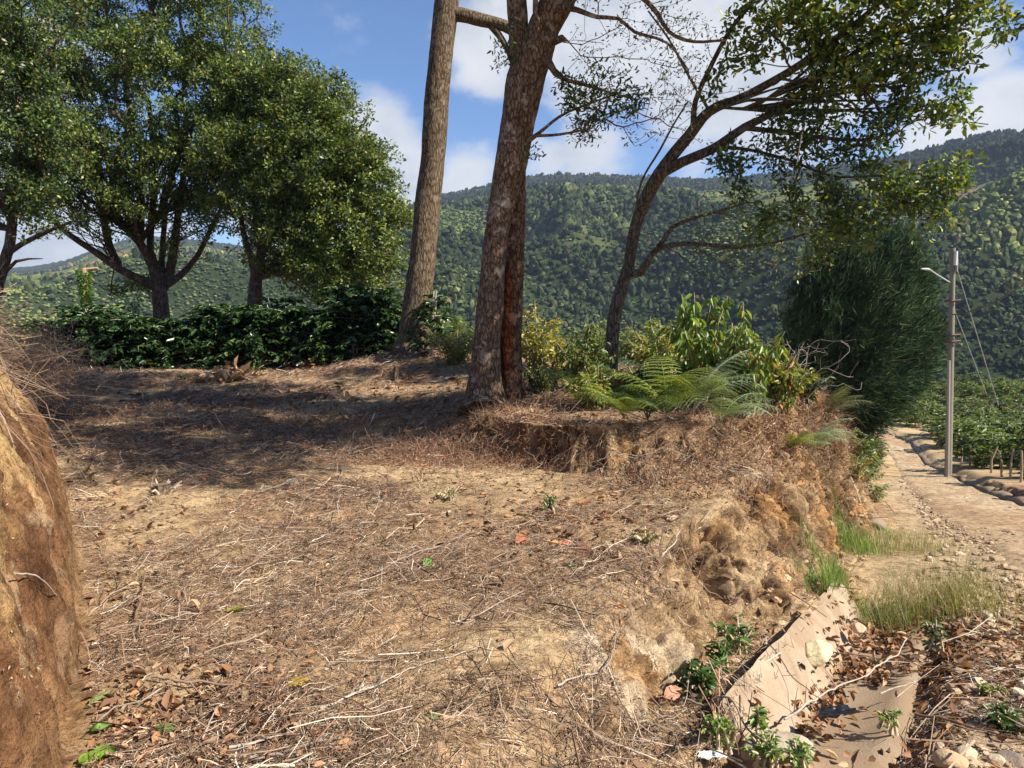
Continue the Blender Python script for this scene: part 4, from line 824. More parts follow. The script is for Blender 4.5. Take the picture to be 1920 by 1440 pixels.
# ================================================================== COFFEE SHRUBS
def coffee(h, r, nb, per, leaf=.13, dens=1.0, cols=None, seed=0, stemr=.02, low=.08):
    """stem mesh and foliage mesh of one coffee shrub, origin at its foot: tiers of arching side branches with paired leaves"""
    mb1 = MB(); mb2 = MB(); cols = cols or [(.020, .050, .015), (.032, .072, .02), (.05, .10, .025), (.10, .16, .035)]
    nst = 3; P0s = []
    for k in range(nst):
        th = rng.uniform(0, 6.28); top = np.array([math.cos(th) * r * .35, math.sin(th) * r * .35, h * rng.uniform(.85, 1)])
        L = smoothline([[math.cos(th) * .05, math.sin(th) * .05, -.05, 0], [*(top * .5 + [0, 0, 0]), 0], [*top, 0]], .12)[:, :3]; tube(mb1, L, np.linspace(stemr, stemr * .4, len(L)), 6, (.6, .5, .4)); P0s.append(L)
    bases, dirs, nrs = [], [], []
    for k in range(nb):
        L = P0s[rng.integers(nst)]; u = rng.random()**.75; i = int((low + (1 - low) * u) * (len(L) - 1)); p0 = L[i]
        th = rng.uniform(0, 6.28); ln = r * (1.0 - .45 * max(0, u - .5) * 2 * .8) * rng.uniform(.7, 1.15); d0 = np.array([math.cos(th), math.sin(th), .35 + .5 * max(0, u - .7)])
        t_ = np.linspace(0, 1, 7)[:, None]; q = p0 + d0 * ln * t_ + np.array([0, 0, -1]) * (ln * .38 * t_**2); tube(mb1, q, np.linspace(.006, .003, 7), 4, (.45, .5, .3), cap=False)
        m_ = per; tt = rng.uniform(.2, 1.02, m_)[:, None]; pb_ = p0 + d0 * ln * tt + np.array([0, 0, -1]) * (ln * .38 * tt**2); tan = unit(d0[None] + np.array([[0, 0, -.76]]) * tt)
        side = np.cross(tan, [0, 0, 1.]) * np.where(rng.random((m_, 1)) < .5, 1, -1); dirs.append(unit(tan * .5 + side * .9 + rng.normal(size=(m_, 3)) * .25 + np.array([0, 0, -.02]))); bases.append(pb_); nrs.append(unit(np.array([[0, 0, 1.]]) + rng.normal(size=(m_, 3)) * .35))
    b_ = np.concatenate(bases); 
    leaves6(mb2, b_, np.concatenate(dirs), np.concatenate(nrs), leaf * rng.uniform(.7, 1.2, len(b_)), leaf * .46, pal(len(b_), cols, [3, 4, 3, .8]), fold=.3, droop=.15)
    return mb1, mb2
hedge_px = [(110, 692, 52, 596), (185, 694, 66, 568), (262, 696, 58, 588), (335, 698, 60, 598), (405, 698, 62, 566), (470, 700, 58, 572), (535, 698, 66, 556), (602, 694, 54, 576), (662, 688, 64, 532), (715, 682, 52, 540)]
for k, (px, py, rw, ty) in enumerate(hedge_px):
    d = 15.9 - .1 * (k % 3); b = P(px, py - 14, d + .5); b[2] = float(H(np.array([b[0]]), np.array([b[1]]))[0]) - .05; hh = (P(px, ty, d + .5)[2] - b[2]); r_ = rw * 1.35 * d / FPX
    e = empty('coffee_shrub', b, ['coffee shrub at the left end of the hedge, next to the dry bank brush', 'second coffee shrub of the hedge, in front of the green vine post', 'third coffee shrub of the hedge, just left of the multi stemmed tree foot', 'fourth coffee shrub of the hedge, right below the largest tree', 'fifth coffee shrub of the hedge, between the two round tree feet', 'sixth coffee shrub of the hedge, below the trunk of the domed tree', 'seventh coffee shrub of the hedge, right of the domed tree trunk', 'eighth coffee shrub of the hedge, above the small heap of dead leaves', 'ninth and tallest coffee shrub of the hedge, second from the tall bare trunk', 'last coffee shrub of the hedge, touching the tall bare trunk'][k], 'coffee shrub', 'dark glossy coffee shrubs in a hedge behind the clearing')
    m1, m2 = coffee(hh, r_, 150, 22, .15, seed=k); m1.build('stem', M['twig'], e); m2.build('foliage', M['leaf_gloss'], e)
# coffee sapling against the tall trunk
b = P(805, 652, 14.2); b[2] = float(H(np.array([b[0]]), np.array([b[1]]))[0]); e = empty('coffee_shrub', b, 'small coffee shrub growing against the right side of the tall bare trunk', 'coffee shrub')
m1, m2 = coffee(1.25, .45, 34, 13, .15, cols=[(.02, .05, .015), (.03, .075, .02), (.06, .13, .03), (.12, .2, .04)]); m1.build('stem', M['twig'], e); m2.build('foliage', M['leaf_gloss'], e)

# coffee rows in the field right of the road: three kinds of bush, copied
FCOL = [(.08, .13, .03), (.13, .20, .04), (.20, .27, .055), (.30, .33, .08)]
protos = []
for k in range(3):
    m1, m2 = coffee(1.35, .75, 60, 13, .17, cols=[FCOL, FCOL, [(.05, .08, .025), (.09, .13, .035), (.15, .17, .05), (.24, .22, .07)]][k], stemr=.025); e = empty('field_coffee_bush', (0, 0, 0), 'leafy coffee bush standing in the rows of the sunlit field right of the road', 'coffee bush', 'coffee bushes in the field beyond the road'); m1.build('stem', M['twig'], e); m2.build('foliage', M['leaf'], e); protos.append(e)
spots = []
for i in range(-4, 60):
    for j in range(0, 46):
        x = 9 + j * 1.75 + rng.normal() * .3; y = 9 + i * 1.35 + (j % 2) * .6 + rng.normal() * .25
        dk = float(sdist(np.array([x]), np.array([y]), KERB)[0]); 
        if dk > -.95 or y < 9.5 or y > 74: continue
        az = math.atan2(x, y)
        if az < .33 or az > .70: continue
        if math.hypot(x - pb[0], y - pb[1]) < 1: continue
        if vn(x / 5, y / 5, 0, 77) < .16: continue
        spots.append((math.hypot(x, y), x, y))
spots.sort(); spots = spots[:300]; used = [False] * 3
for k, (_, x, y) in enumerate(spots):
    j = int(rng.integers(3)) if k > 3 else k % 3; o = protos[j] if not used[j] else copy_tree(protos[j]); used[j] = True
    sc = rng.uniform(.8, 1.15); near_k = 1 if y > 16 else .85; o.location = Vector(onground(x, y, -.05)); o.rotation_euler = (0, 0, rng.uniform(0, 6.28)); o.scale = (sc * near_k,) * 2 + (sc * near_k * rng.uniform(.8, 1.15),)

# fence stakes along the kerb
for k, yy in enumerate([12.2, 13.6, 14.4, 15.2, 16.4, 17.3, 18.2, 19.4, 22.5, 24.2]):
    L = offset_line(KERB, .75, 400, 5, 40); i = int(np.argmin(abs(L[:, 1] - yy))); q = onground(L[i, 0], L[i, 1]); mb = MB()
    tube(mb, [[0, 0, -.1], [rng.normal() * .03, 0, .35], [rng.normal() * .09, 0, rng.uniform(.55, .8)]], [.03, .026, .02], 8, (.36, .28, .19), bark=.05, seed=k); o = mb.build('fence_stake', M['twig']); o.location = Vector(q)
    tag(o, 'thin wooden stake behind the kerb, ' + ['nearest of all at the right edge', 'second counted from the right edge', 'third counted from the right edge', 'fourth counted from the right edge', 'fifth counted from the right edge', 'sixth counted from the right edge', 'seventh counted from the right edge', 'nearest on the right side of the utility pole', 'nearest beyond the utility pole', 'farthest one past the utility pole'][k], 'stake', 'wooden stakes behind the road kerb')

# ================================================================== FERNS AND SHRUBS ON THE BANK
def frond(mb, base, yaw, L, elev, cols, droop=1.0, dens=12, wd=.30, roll=0.0):
    """one bracken frond: arched midrib, side pinnae, small leaflets"""
    t_ = np.linspace(0, 1, 14); h = np.array([math.cos(yaw), math.sin(yaw), 0]); ang = elev - droop * t_**1.3 * 1.25
    st = np.diff(t_, prepend=0) * L; q = base + np.cumsum(h[None] * (np.cos(ang) * st)[:, None] + np.array([0, 0, 1.]) * (np.sin(ang) * st)[:, None], 0)
    tube(mb, q, np.linspace(.006, .002, 14) * L, 4, np.array(cols[0]) * 1.6, cap=False); side0 = np.array([-h[1], h[0], 0])
    B, Dd, Nn, LL = [], [], [], []
    for k in range(dens):
        u = .18 + .8 * k / dens; p0 = np.array([np.interp(u, t_, q[:, c]) for c in range(3)]); a = np.interp(u, t_, ang); T = h * math.cos(a) + np.array([0, 0, 1.]) * math.sin(a); up = -h * math.sin(a) + np.array([0, 0, 1.]) * math.cos(a)
        ln = wd * L * math.sin(math.pi * min(1, (1 - u) * .95 + .12))**.8 * (1 - u * .25)
        for sg in (-1, 1):
            d = T * .45 + side0 * sg * .95 + up * (roll * sg - .12); d /= np.linalg.norm(d); m_ = max(4, int(ln / (.011)))
            v = (np.arange(m_) + .5) / m_; pp = p0 + d * (ln * v)[:, None] - np.array([0, 0, 1.]) * (ln * .25 * v**2)[:, None]
            for s2 in (-1, 1):
                sd = np.cross(up, d) * s2; B.append(pp); Dd.append(np.tile(sd * .9 + d * .5, (m_, 1))); Nn.append(np.tile(up, (m_, 1))); LL.append(.020 * (1 - v * .6) + 0 * v)
    B = np.concatenate(B); LL = np.concatenate(LL); leaves4(mb, B, np.concatenate(Dd), np.concatenate(Nn) + rng.normal(size=B.shape) * .12, LL, .009, pal(len(B), cols))
def bracken(px, py, d, label, n=7, L=.8, cols=((.07, .12, .035), (.12, .18, .05), (.17, .23, .08)), yaws=None, z=None, group=None):
    b = ground_at(px, py) if d is None else P(px, py, d); 
    if d is not None: b[2] = float(H(np.array([b[0]]), np.array([b[1]]))[0])
    e = empty('bracken_fern', b, label, 'fern', group)
    L *= .82; n += 4
    for k in range(n):
        mb = MB(); y = (yaws[k % len(yaws)] if yaws else rng.uniform(0, 6.28)); frond(mb, np.array([0, 0, .08]), y + rng.normal() * .25, L * rng.uniform(.7, 1.15), rng.uniform(.85, 1.4), cols, rng.uniform(.8, 1.2), roll=rng.normal() * .2); mb.build('frond', M['fern'], e)
    return e
GF = ((.17, .24, .04), (.25, .33, .06), (.34, .40, .09)); PF = ((.30, .38, .24), (.38, .46, .32), (.24, .33, .18))
bracken(1170, 780, 7.6, 'low green bracken fern at the left end of the fern patch above the bank', 7, .75, GF, [3.4, 2.6, 4.2, 5.2, .3, 3.0, 4.6])
bracken(1250, 760, 7.8, 'bright yellow green bracken fern arching over the middle of the bank edge', 9, 1.0, GF, [5.2, 5.8, .1, 4.4, 3.4, 2.5, 4.9, 1.2, 5.5])
bracken(1215, 775, 7.7, 'darker green bracken fern with fronds hanging over the dead brown brush', 6, .8, ((.05, .10, .035), (.08, .14, .05)), [4.2, 5.0, 5.7, 3.4, .1, 4.7, 3.9])
bracken(1300, 760, 7.9, 'pale silvery green bracken fern arching down to the right beside the leafy shrub', 7, 1.15, PF, [5.5, 5.8, 5.0, .1, 4.5, 5.3, 5.9])
bracken(1350, 780, 7.8, 'small pale bracken fern under the tall drooping leaf shrub', 6, .8, PF, [5.4, 4.6, 5.9, .3, 3.9, 5.0])
bracken(1510, 890, 8.6, 'bracken fern with long fronds at the far corner of the bank top', 7, .75, PF, [5.6, 6.1, .4, 5.0, 4.4, .1, 5.3])
bracken(1540, 880, 9.6, 'faded bracken fern on the bank shoulder next to the road', 7, .8, ((.15, .18, .08), (.22, .22, .10)), [5.6, 6.1, .4, 5.0, 4.4, .1, 5.3])
bracken(1480, 905, 8.0, 'single bright bracken fern low on the brushy bank face', 4, .5, GF, [5.4, 6.0, 4.8, .2])
bracken(1080, 690, 9.6, 'dark shaded bracken fern beside the base of the leaning tree', 6, .8, ((.05, .09, .03), (.09, .14, .04)))
bracken(1180, 690, 9.4, 'shaded bracken fern between the leaning tree and the tall shrub', 7, .9, ((.06, .10, .03), (.10, .15, .04)))

def leafy_shrub(name, b, h, spread, nst, per, leaf, cols, label, cat='shrub', wts=None, asp=.38, droop=.35, hang=-.5, group=None, bare=.25, kind=6):
    e = empty(name, b, label, cat, group); m1 = MB(); m2 = MB()
    for k in range(nst):
        th = rng.uniform(0, 6.28); rr_2 = spread * math.sqrt(rng.random()); hh = h * rng.uniform(.65, 1.05) * (1 - .3 * rr_2 / spread)
        L = smoothline([[math.cos(th) * .06, math.sin(th) * .06, -.05, 0], [math.cos(th) * rr_2 * .45, math.sin(th) * rr_2 * .45, hh * .55, 0], [math.cos(th) * rr_2, math.sin(th) * rr_2, hh, 0]], .08)[:, :3]
        tube(m1, L, np.linspace(.011, .004, len(L)), 5, (.55, .42, .28), cap=False)
        t_ = bare + (1 - bare) * rng.random(per)**.8; bb = np.stack([np.interp(t_, np.linspace(0, 1, len(L)), L[:, c]) for c in range(3)], 1)
        th2 = rng.uniform(0, 6.28, per); dd_ = np.stack([np.cos(th2), np.sin(th2), hang + rng.normal(size=per) * .3 + .3 * t_], 1)
        bb = bb + unit(dd_) * rng.uniform(0, .12, (per, 1)) * spread
        (leaves6(m2, bb, dd_, unit(np.array([0, 0, 1.]) + rng.normal(size=(per, 3)) * .4), leaf * rng.uniform(.55, 1.25, per), leaf * asp, pal(per, cols, wts), droop=droop) if kind == 6 else leaves4(m2, bb, dd_, unit(np.array([0, 0, 1.]) + rng.normal(size=(per, 3)) * .5), leaf * rng.uniform(.55, 1.25, per), leaf * asp, pal(per, cols, wts)))
    m1.build('stem', M['twig'], e); m2.build('foliage', M['leaf'], e); return e
def gpt(px, py, d): b = P(px, py, d); b[2] = float(H(np.array([b[0]]), np.array([b[1]]))[0]); return b
YG = [(.13, .22, .04), (.20, .30, .05), (.28, .36, .07), (.30, .26, .04), (.34, .16, .03)]
leafy_shrub('drooping_leaf_shrub', gpt(1310, 760, 8.7), 1.5, .48, 12, 44, .125, YG, 'tallest leafy shrub behind the ferns, with drooping lime green leaves', wts=[4, 4, 2, .6, .2], hang=-.9, bare=.4)
leafy_shrub('drooping_leaf_shrub', gpt(1400, 790, 8.3), 1.35, .42, 17, 75, .095, YG, 'lime green shrub with long hanging leaves at the right end of the ferns', wts=[4, 4, 3, 1, .4], hang=-1.0, bare=.2)
leafy_shrub('drooping_leaf_shrub', gpt(1445, 800, 8.5), .85, .3, 10, 40, .10, [(.12, .18, .04), (.22, .25, .05), (.40, .22, .04), (.42, .13, .03)], 'shrub with orange and yellow leaf tips beside the dark feathery tree', wts=[3, 3, 2, 1.2], hang=-.8, bare=.25)
leafy_shrub('yellow_leaf_shrub', gpt(1010, 690, 10.6), 1.35, .28, 10, 60, .075, [(.44, .38, .08), (.58, .50, .13), (.28, .28, .06), (.16, .22, .04)], 'upright shrub covered in yellow leaves just right of the twin trunks', wts=[3, 3, 2, 1.4], asp=.5, hang=-.1, bare=.35)
leafy_shrub('yellow_leaf_shrub', gpt(1045, 690, 10.9), .95, .26, 8, 50, .07, [(.38, .34, .07), (.48, .44, .11), (.18, .25, .05)], 'shorter yellow green shrub between the twin trunks and the leaning tree', wts=[3, 2, 3], asp=.5, hang=-.1, bare=.3)
leafy_shrub('green_undergrowth_shrub', gpt(1095, 700, 10.4), .95, .42, 16, 60, .085, [(.07, .12, .03), (.11, .17, .035), (.16, .22, .05), (.26, .26, .06)], 'mid green bushy shrub just left of the leaning tree trunk')
leafy_shrub('green_undergrowth_shrub', gpt(1020, 715, 10.3), .5, .38, 14, 50, .06, [(.10, .14, .03), (.18, .2, .05), (.07, .10, .03)], 'low yellowish bush at the foot of the yellow leaf shrub')
leafy_shrub('green_undergrowth_shrub', gpt(1205, 715, 9.2), .55, .55, 20, 55, .06, [(.05, .10, .025), (.08, .14, .03), (.13, .19, .05)], 'spreading dark bush right of the leaning tree trunk')
leafy_shrub('green_undergrowth_shrub', gpt(1270, 735, 8.9), .6, .4, 16, 50, .07, [(.05, .10, .025), (.08, .15, .04), (.15, .2, .06)], 'dark leafy bush behind the yellow green bracken')
leafy_shrub('green_undergrowth_shrub', gpt(855, 675, 13.4), .75, .7, 26, 130, .05, [(.10, .14, .03), (.18, .20, .05), (.26, .26, .06)], 'fine leaved olive bush between the tall trunk and the twin trunks', kind=4, asp=.6, bare=.1)
leafy_shrub('green_undergrowth_shrub', gpt(830, 640, 17), 1.1, .9, 26, 150, .08, [(.12, .17, .04), (.18, .24, .055)], 'pale green bush behind the mound between the two big trunks', kind=4, asp=.6, bare=.1)
leafy_shrub('green_undergrowth_shrub', gpt(1500, 830, 9.2), .5, .32, 10, 50, .07, [(.06, .10, .05), (.10, .15, .08)], 'grey green bush under the edge of the feathery tree')
for (px, py, d, h_, s_, lab) in [(1120, 640, 16, 1.3, .9, 'green bush behind the leaning tree on the valley edge'), (1010, 640, 17, 1.5, 1.0, 'light green bush behind the yellow leaf shrub'), (1230, 680, 15, 1.3, 1.0, 'green bush beyond the drooping leaf shrub'), (1380, 720, 14, 1.2, .9, 'bush behind the lime green shrub near the bare grey shrub'), (700, 620, 20, 1.4, 1.1, 'pale green bush behind the hedge beside the tall trunk'), (910, 650, 19, 1.4, 1.2, 'grey green bush showing behind the twin trunks')]:
    leafy_shrub('green_undergrowth_shrub', gpt(px, py, d), h_, s_, 30, 150, .08, [(.09, .14, .035), (.15, .21, .05), (.22, .26, .07)], lab, kind=4, asp=.6, bare=.1)
for k, (yy, off, h_, lab) in enumerate([(12.5, -.5, .6, 'low green bush on the far bank shoulder nearest the bright roadside plant'), (14.5, -.4, .8, 'green bush on the road edge, second beyond the bank corner'), (17, -.3, .9, 'green bush on the road edge in front of the feathery tree'), (20, -.4, 1.0, 'green bush at the road edge under the feathery tree'), (24, -.3, 1.1, 'farthest green bush on the near side of the road bend'), (15.5, -1.4, 1.0, 'dark bush between the bank top and the feathery tree')]):
    L = offset_line(FOOT, off, 400, 5, 40); i = int(np.argmin(abs(L[:, 1] - yy))); leafy_shrub('green_undergrowth_shrub', onground(L[i, 0], L[i, 1]), h_, .7, 24, 110, .08, [(.08, .13, .035), (.14, .20, .045), (.20, .24, .07)], lab, kind=4, asp=.5, bare=.1)
leafy_shrub('feathery_plant', gpt(440, 600, 19), 1.6, .9, 16, 60, .12, [(.06, .13, .03), (.12, .2, .04)], 'light green feathery plant behind the hedge at the foot of the multi stemmed tree', cat='plant', kind=4)

for (px, py, d, h_, s_, lab) in [(1120, 740, 9.0, .55, .5, 'bright low shrub between the twin trunks and the ferns'), (1350, 740, 8.9, .9, .5, 'lime green shrub between the tall drooping shrub and the hanging leaf shrub'), (1240, 700, 10.5, .9, .6, 'yellow green shrub just right of the leaning tree foot'), (1160, 735, 9.2, .45, .4, 'small yellowish shrub right at the leaning tree foot'), (1460, 840, 8.6, .6, .35, 'narrow light green shrub at the corner of the bank top')]:
    leafy_shrub('fine_leaved_shrub', gpt(px, py, d), h_, s_, 20, 75, .065, [(.12, .20, .04), (.20, .28, .055), (.30, .36, .08), (.34, .28, .07)], lab, asp=.42, hang=-.2, bare=.1)
# bare grey shrub beside the casuarina
b = gpt(1470, 760, 15); e = empty('bare_shrub', b, 'bare grey twiggy shrub left of the dark feathery tree', 'shrub'); sk = Skel(); sk.limb([[0, 0, -.1, .03], [0, 0, .3, .025], [.1, 0, .6, .02]], .1)
sk.grow(np.array([[rng.normal() * .6, rng.normal() * .5, rng.uniform(.4, 1.5)] for _ in range(320)]), .2, .15, .06, .02); mb = MB(); sk.mesh(mb, .003, 1.9, (.36, .31, .26), 0, 8); mb.build('branches', M['twig'], e)
# dead fern twigs: leafless white stems right of the twin trunks
# vine covered post behind the hedge
b = gpt(163, 600, 19); top = P(163, 505, 19)[2]; e = empty('vine_post', b, 'bright green vine covered post standing behind the left part of the hedge', 'post'); hh = top - b[2]
mb = MB(); tube(mb, [[0, 0, 0], [0, 0, hh]], [.09, .07], 10, (.4, .3, .2)); tube(mb, [[-.02, 0, hh], [.34, 0, hh + .03]], .03, 6, (.6, .35, .25)); mb.build('post', M['twig'], e)
mb = MB(); n = 1500; z = rng.random(n) * hh; th = rng.uniform(0, 6.28, n); rad = .10 + .04 * np.sin(z * 3); bs_ = np.stack([np.cos(th) * rad, np.sin(th) * rad, z], 1); leaves4(mb, bs_, np.stack([np.cos(th), np.sin(th), -rng.random(n)], 1), rdir(n), .09, .05, pal(n, [(.13, .24, .03), (.20, .32, .05), (.09, .17, .03)])); mb.build('vine', M['leaf'], e)

# ================================================================== LITTER, BRUSH, GRASS (uncountable)
TW = [(.50, .41, .30), (.38, .28, .19), (.20, .13, .085), (.56, .49, .39), (.28, .16, .10), (.10, .065, .045)]
clear = (fDF > .05) & (fDL < -.08)
bare = sst(-.02, .18, fbm(FC[:, 0] * 1.1, FC[:, 1] * 1.1, 0, 103, 3)) * .8     # same patches that are bare pale soil
dn = (clear * (1 - bare) * (.6 + .8 * sst(-.3, .3, fbm(FC[:, 0] * 1.7, FC[:, 1] * 1.7, 0, 501, 4)))) 
fall = 1 / np.maximum(dist_f, 2.2)**1.35
mb = MB()
def put_twigs(n, dens, Lr, rr_2, bend, cols, lift=.01, tilt=.12, w=None, seg=3, far_scale=True):
    r_ = scatter(n, dens)
    if r_ is None: return
    p, nr, i = r_; k = np.clip(np.linalg.norm(p[:, :2], axis=1) / 5, 1, 2.6) if far_scale else np.ones(n)
    d = unit(np.cross(nr, rdir(n)) + nr * rng.normal(size=(n, 1)) * tilt); L = rng.uniform(*Lr, n) * np.sqrt(k)
    twigs(mb, p + nr * (lift * rng.random((n, 1)) + .003) - d * L[:, None] * .5, d, L, rng.uniform(*rr_2, n) * k**.8, bend, pal(n, cols, w, .3), seg)
put_twigs(105000, dn * fall * (.12 + (fSt < .75)), (.025, .11), (.0010, .0021), .11, TW, .03, .2, w=[2, 4, 5, 1, 4, 4])
put_twigs(7500, dn * fall * (.25 + 1.6 * sst(.0, .35, fbm(FC[:, 0] * 1.5 + 7, FC[:, 1] * 1.5, 0, 517, 3))) * (.12 + (fSt < .75)), (.10, .30), (.0016, .0036), .08, TW, .04, .1, w=[2, 4, 5, 1, 4, 3])
put_twigs(380, dn * fall, (.3, .6), (.0025, .005), .05, TW, .06, .08)
put_twigs(12000, ((fDF < .0) & (fDK > 0) & (fDF > -2.2)) * np.exp(-((FC[:, 1] - 3.2) / 1.6)**2) * (.15 + sst(-.1, .3, fbm(FC[:, 0] * 1.4, FC[:, 1] * 1.4, 0, 503, 3))), (.04, .22), (.001, .0028), .05, TW, .02, .12)
put_twigs(260, ((fDF < .3) & (fDF > -1.8)) * np.exp(-((FC[:, 1] - 3.3) / 1.2)**2), (.25, .75), (.0025, .006), .05, TW, .05, .12)
tag(mb.build('twig_litter', M['twig'], smooth=False), 'dry twigs and stalks strewn over the cleared ground', 'litter', kind='stuff')
# dry leaves
LC = [(.28, .15, .085), (.36, .21, .12), (.20, .105, .06), (.46, .32, .20), (.13, .075, .05), (.40, .21, .10)]
mb = MB()
def put_leaves(n, dens, Lr, w=None, lift=.02, cols=LC, wl=.5):
    p, nr, i = scatter(n, dens); k = np.clip(np.linalg.norm(p[:, :2], axis=1) / 6, 1, 2)
    d = unit(np.cross(nr, rdir(n)) + nr * rng.normal(size=(n, 1)) * .35); L = rng.uniform(*Lr, n) * np.sqrt(k)
    leaves6(mb, p + nr * (lift * rng.random((n, 1)) + .004), d, unit(nr + rng.normal(size=(n, 3)) * .45), L, L * wl, pal(n, cols, w, .2), fold=rng.choice([-.5, .6]), droop=.18)
lf = sst(.05, .3, fbm(FC[:, 0] * 1.3 + 4, FC[:, 1] * 1.3, 0, 505, 4))
put_leaves(2600, clear * (fSt < .8) * (lf + .12) * fall, (.02, .06))
put_leaves(1100, clear * fall * np.exp(-((FC[:, 0] + 1.3)**2 + (FC[:, 1] - 2.75)**2) / .22), (.02, .06))
put_leaves(500, clear * fall * np.exp(-((fDL + .35) / .3)**2), (.03, .09))
put_leaves(420, clear * (fSt < .8) * np.exp(-((FC[:, 0] - .7)**2 + (FC[:, 1] - 5.4)**2) / .9), (.03, .09))
dit = (fDF < .0) & (fDF > -1.0)
put_leaves(3000, dit * np.exp(-((FC[:, 1] - 5.1) / .9)**2) * (fDF < -.25), (.03, .085))
put_leaves(1200, dit * np.exp(-((FC[:, 1] - 3.5) / .7)**2), (.03, .08))
put_leaves(1600, ((fDF < -.8) & (fDF > -1.8)) * np.exp(-((FC[:, 1] - 5.0) / 1.2)**2), (.03, .07))
put_leaves(1800, (fDT > 0) * (fDF > 0) * (FC[:, 1] < 13) * 1.0, (.04, .10))
L_ = offset_line(FOOT, 0, 900, 3.3, 6.7); T_ = unit(np.gradient(L_, axis=0)); N_ = np.stack([T_[:, 1], -T_[:, 0]], 1)
for (n, c_, s_, ya, yb) in [(240, .31, .04, 3.3, 6.7), (1500, .45, .17, 4.9, 6.7), (350, .4, .2, 3.3, 3.9), (260, .34, .08, 4.0, 4.7)]:
    i = rng.integers(0, 900, n); q = L_[i]; kq = (q[:, 1] > ya) & (q[:, 1] < yb) & (fbm(q[:, 0] * 4, q[:, 1] * 4, 0, 521, 3) > -.25); i = i[kq]; o_f = c_ + rng.normal(size=len(i)) * s_; q = L_[i] + N_[i] * o_f[:, None]
    zc = np.interp(o_f, [0, .06, .13, .20, .26, .36, .50, .62, .78], [.24, .17, .07, -.04, -.14, -.155, -.15, -.10, 0]); pq = np.concatenate([q, (roadz(q[:, 1]) + zc + .008 + rng.random(len(i)) * .035)[:, None]], 1)
    leaves6(mb, pq, unit(rng.normal(size=pq.shape) * [1, 1, .35]), unit(rng.normal(size=pq.shape) * .5 + [0, 0, 1]), rng.uniform(.03, .08, len(i)), .03, pal(len(i), LC, None, .2), fold=.5, droop=.2)
tag(mb.build('dry_leaf_litter', M['dry']), 'curled brown dead leaves scattered on the ground and in the ditch', 'leaves', kind='stuff')
# dead bracken and roots over the bank
mb = MB(); sb = fDF < 1.9
# leaves and twigs caught on the ditch concrete
relz = FC[:, 2] - roadz(FC[:, 1]); brush = (fDF > .25) & (fDF < 1.9) & (FC[:, 1] > 5.7) & ((relz > .80) | (FC[:, 1] > 9)) & (fDT > -.6)
topb = np.exp(-((fDF - 1.0) / .55)**2) * brush
def brushing(n, dens, Lr, r_, bend, cols, upk, w=None, seg=4):
    p, nr, i = scatter(n, dens); d = unit(nr * rng.uniform(.1, .8, (n, 1)) + rng.normal(size=(n, 3)) * .6 + np.array([0, 0, upk])); twigs(mb, p, d, rng.uniform(*Lr, n), rng.uniform(*r_, n), bend, pal(n, cols, w, .2), seg)
    return p, d, nr
DB = [(.24, .12, .07), (.34, .19, .11), (.40, .28, .18), (.17, .085, .05), (.46, .36, .25)]
brushing(9000, topb * (.3 + sst(-.2, .3, fbm(FC[:, 0] * 1.5, FC[:, 1] * 1.5, FC[:, 2] * 1.5, 507, 3))), (.1, .38), (.0015, .0035), .16, DB, -.1)
brushing(5200, (fSt > .6) * (fDF > 0) * (fDF < 1.2) * (FC[:, 1] > 4.2) * (FC[:, 1] < 14), (.06, .3), (.0012, .003), .14, DB, -.9)
brushing(900, np.exp(-((fDT) / .22)**2) * (FC[:, 0] > -1.5) * (FC[:, 0] < 2.2), (.1, .45), (.0015, .003), .16, DB, -.7)
# tangled dry heaps left of and below the twin trunks
heap = np.exp(-(((FC[:, 0] + .55) / .75)**2 + ((FC[:, 1] - 8.2) / .7)**2)) + .25 * np.exp(-(((FC[:, 0] + 2.2) / 1.4)**2 + ((FC[:, 1] - 9.6) / .9)**2)) + .12 * np.exp(-(((FC[:, 0] + 4.5) / 1.8)**2 + ((FC[:, 1] - 10.5) / .9)**2)) + .0
brushing(3600, heap * clear, (.08, .35), (.0014, .003), .14, DB, -.2)
p, nr, i = scatter(30000, topb * (.15 + sst(-.15, .3, fbm(FC[:, 0] * 1.8, FC[:, 1] * 1.8, FC[:, 2] * 1.8, 509, 3)))); p = p + nr * rng.random((len(p), 1)) * .16 + rng.normal(size=p.shape) * .03
leaves4(mb, p, rdir(len(p)) + np.array([0, 0, -.4]), rdir(len(p)), rng.uniform(.015, .05, len(p)), .014, pal(len(p), [(.24, .11, .065), (.33, .17, .10), (.16, .08, .045), (.40, .27, .17)]))
p, nr, i = scatter(9000, heap * clear); p = p + nr * rng.random((len(p), 1)) * .10
leaves4(mb, p, rdir(len(p)), rdir(len(p)), rng.uniform(.015, .045, len(p)), .012, pal(len(p), [(.26, .12, .07), (.36, .18, .10), (.18, .09, .05)]))
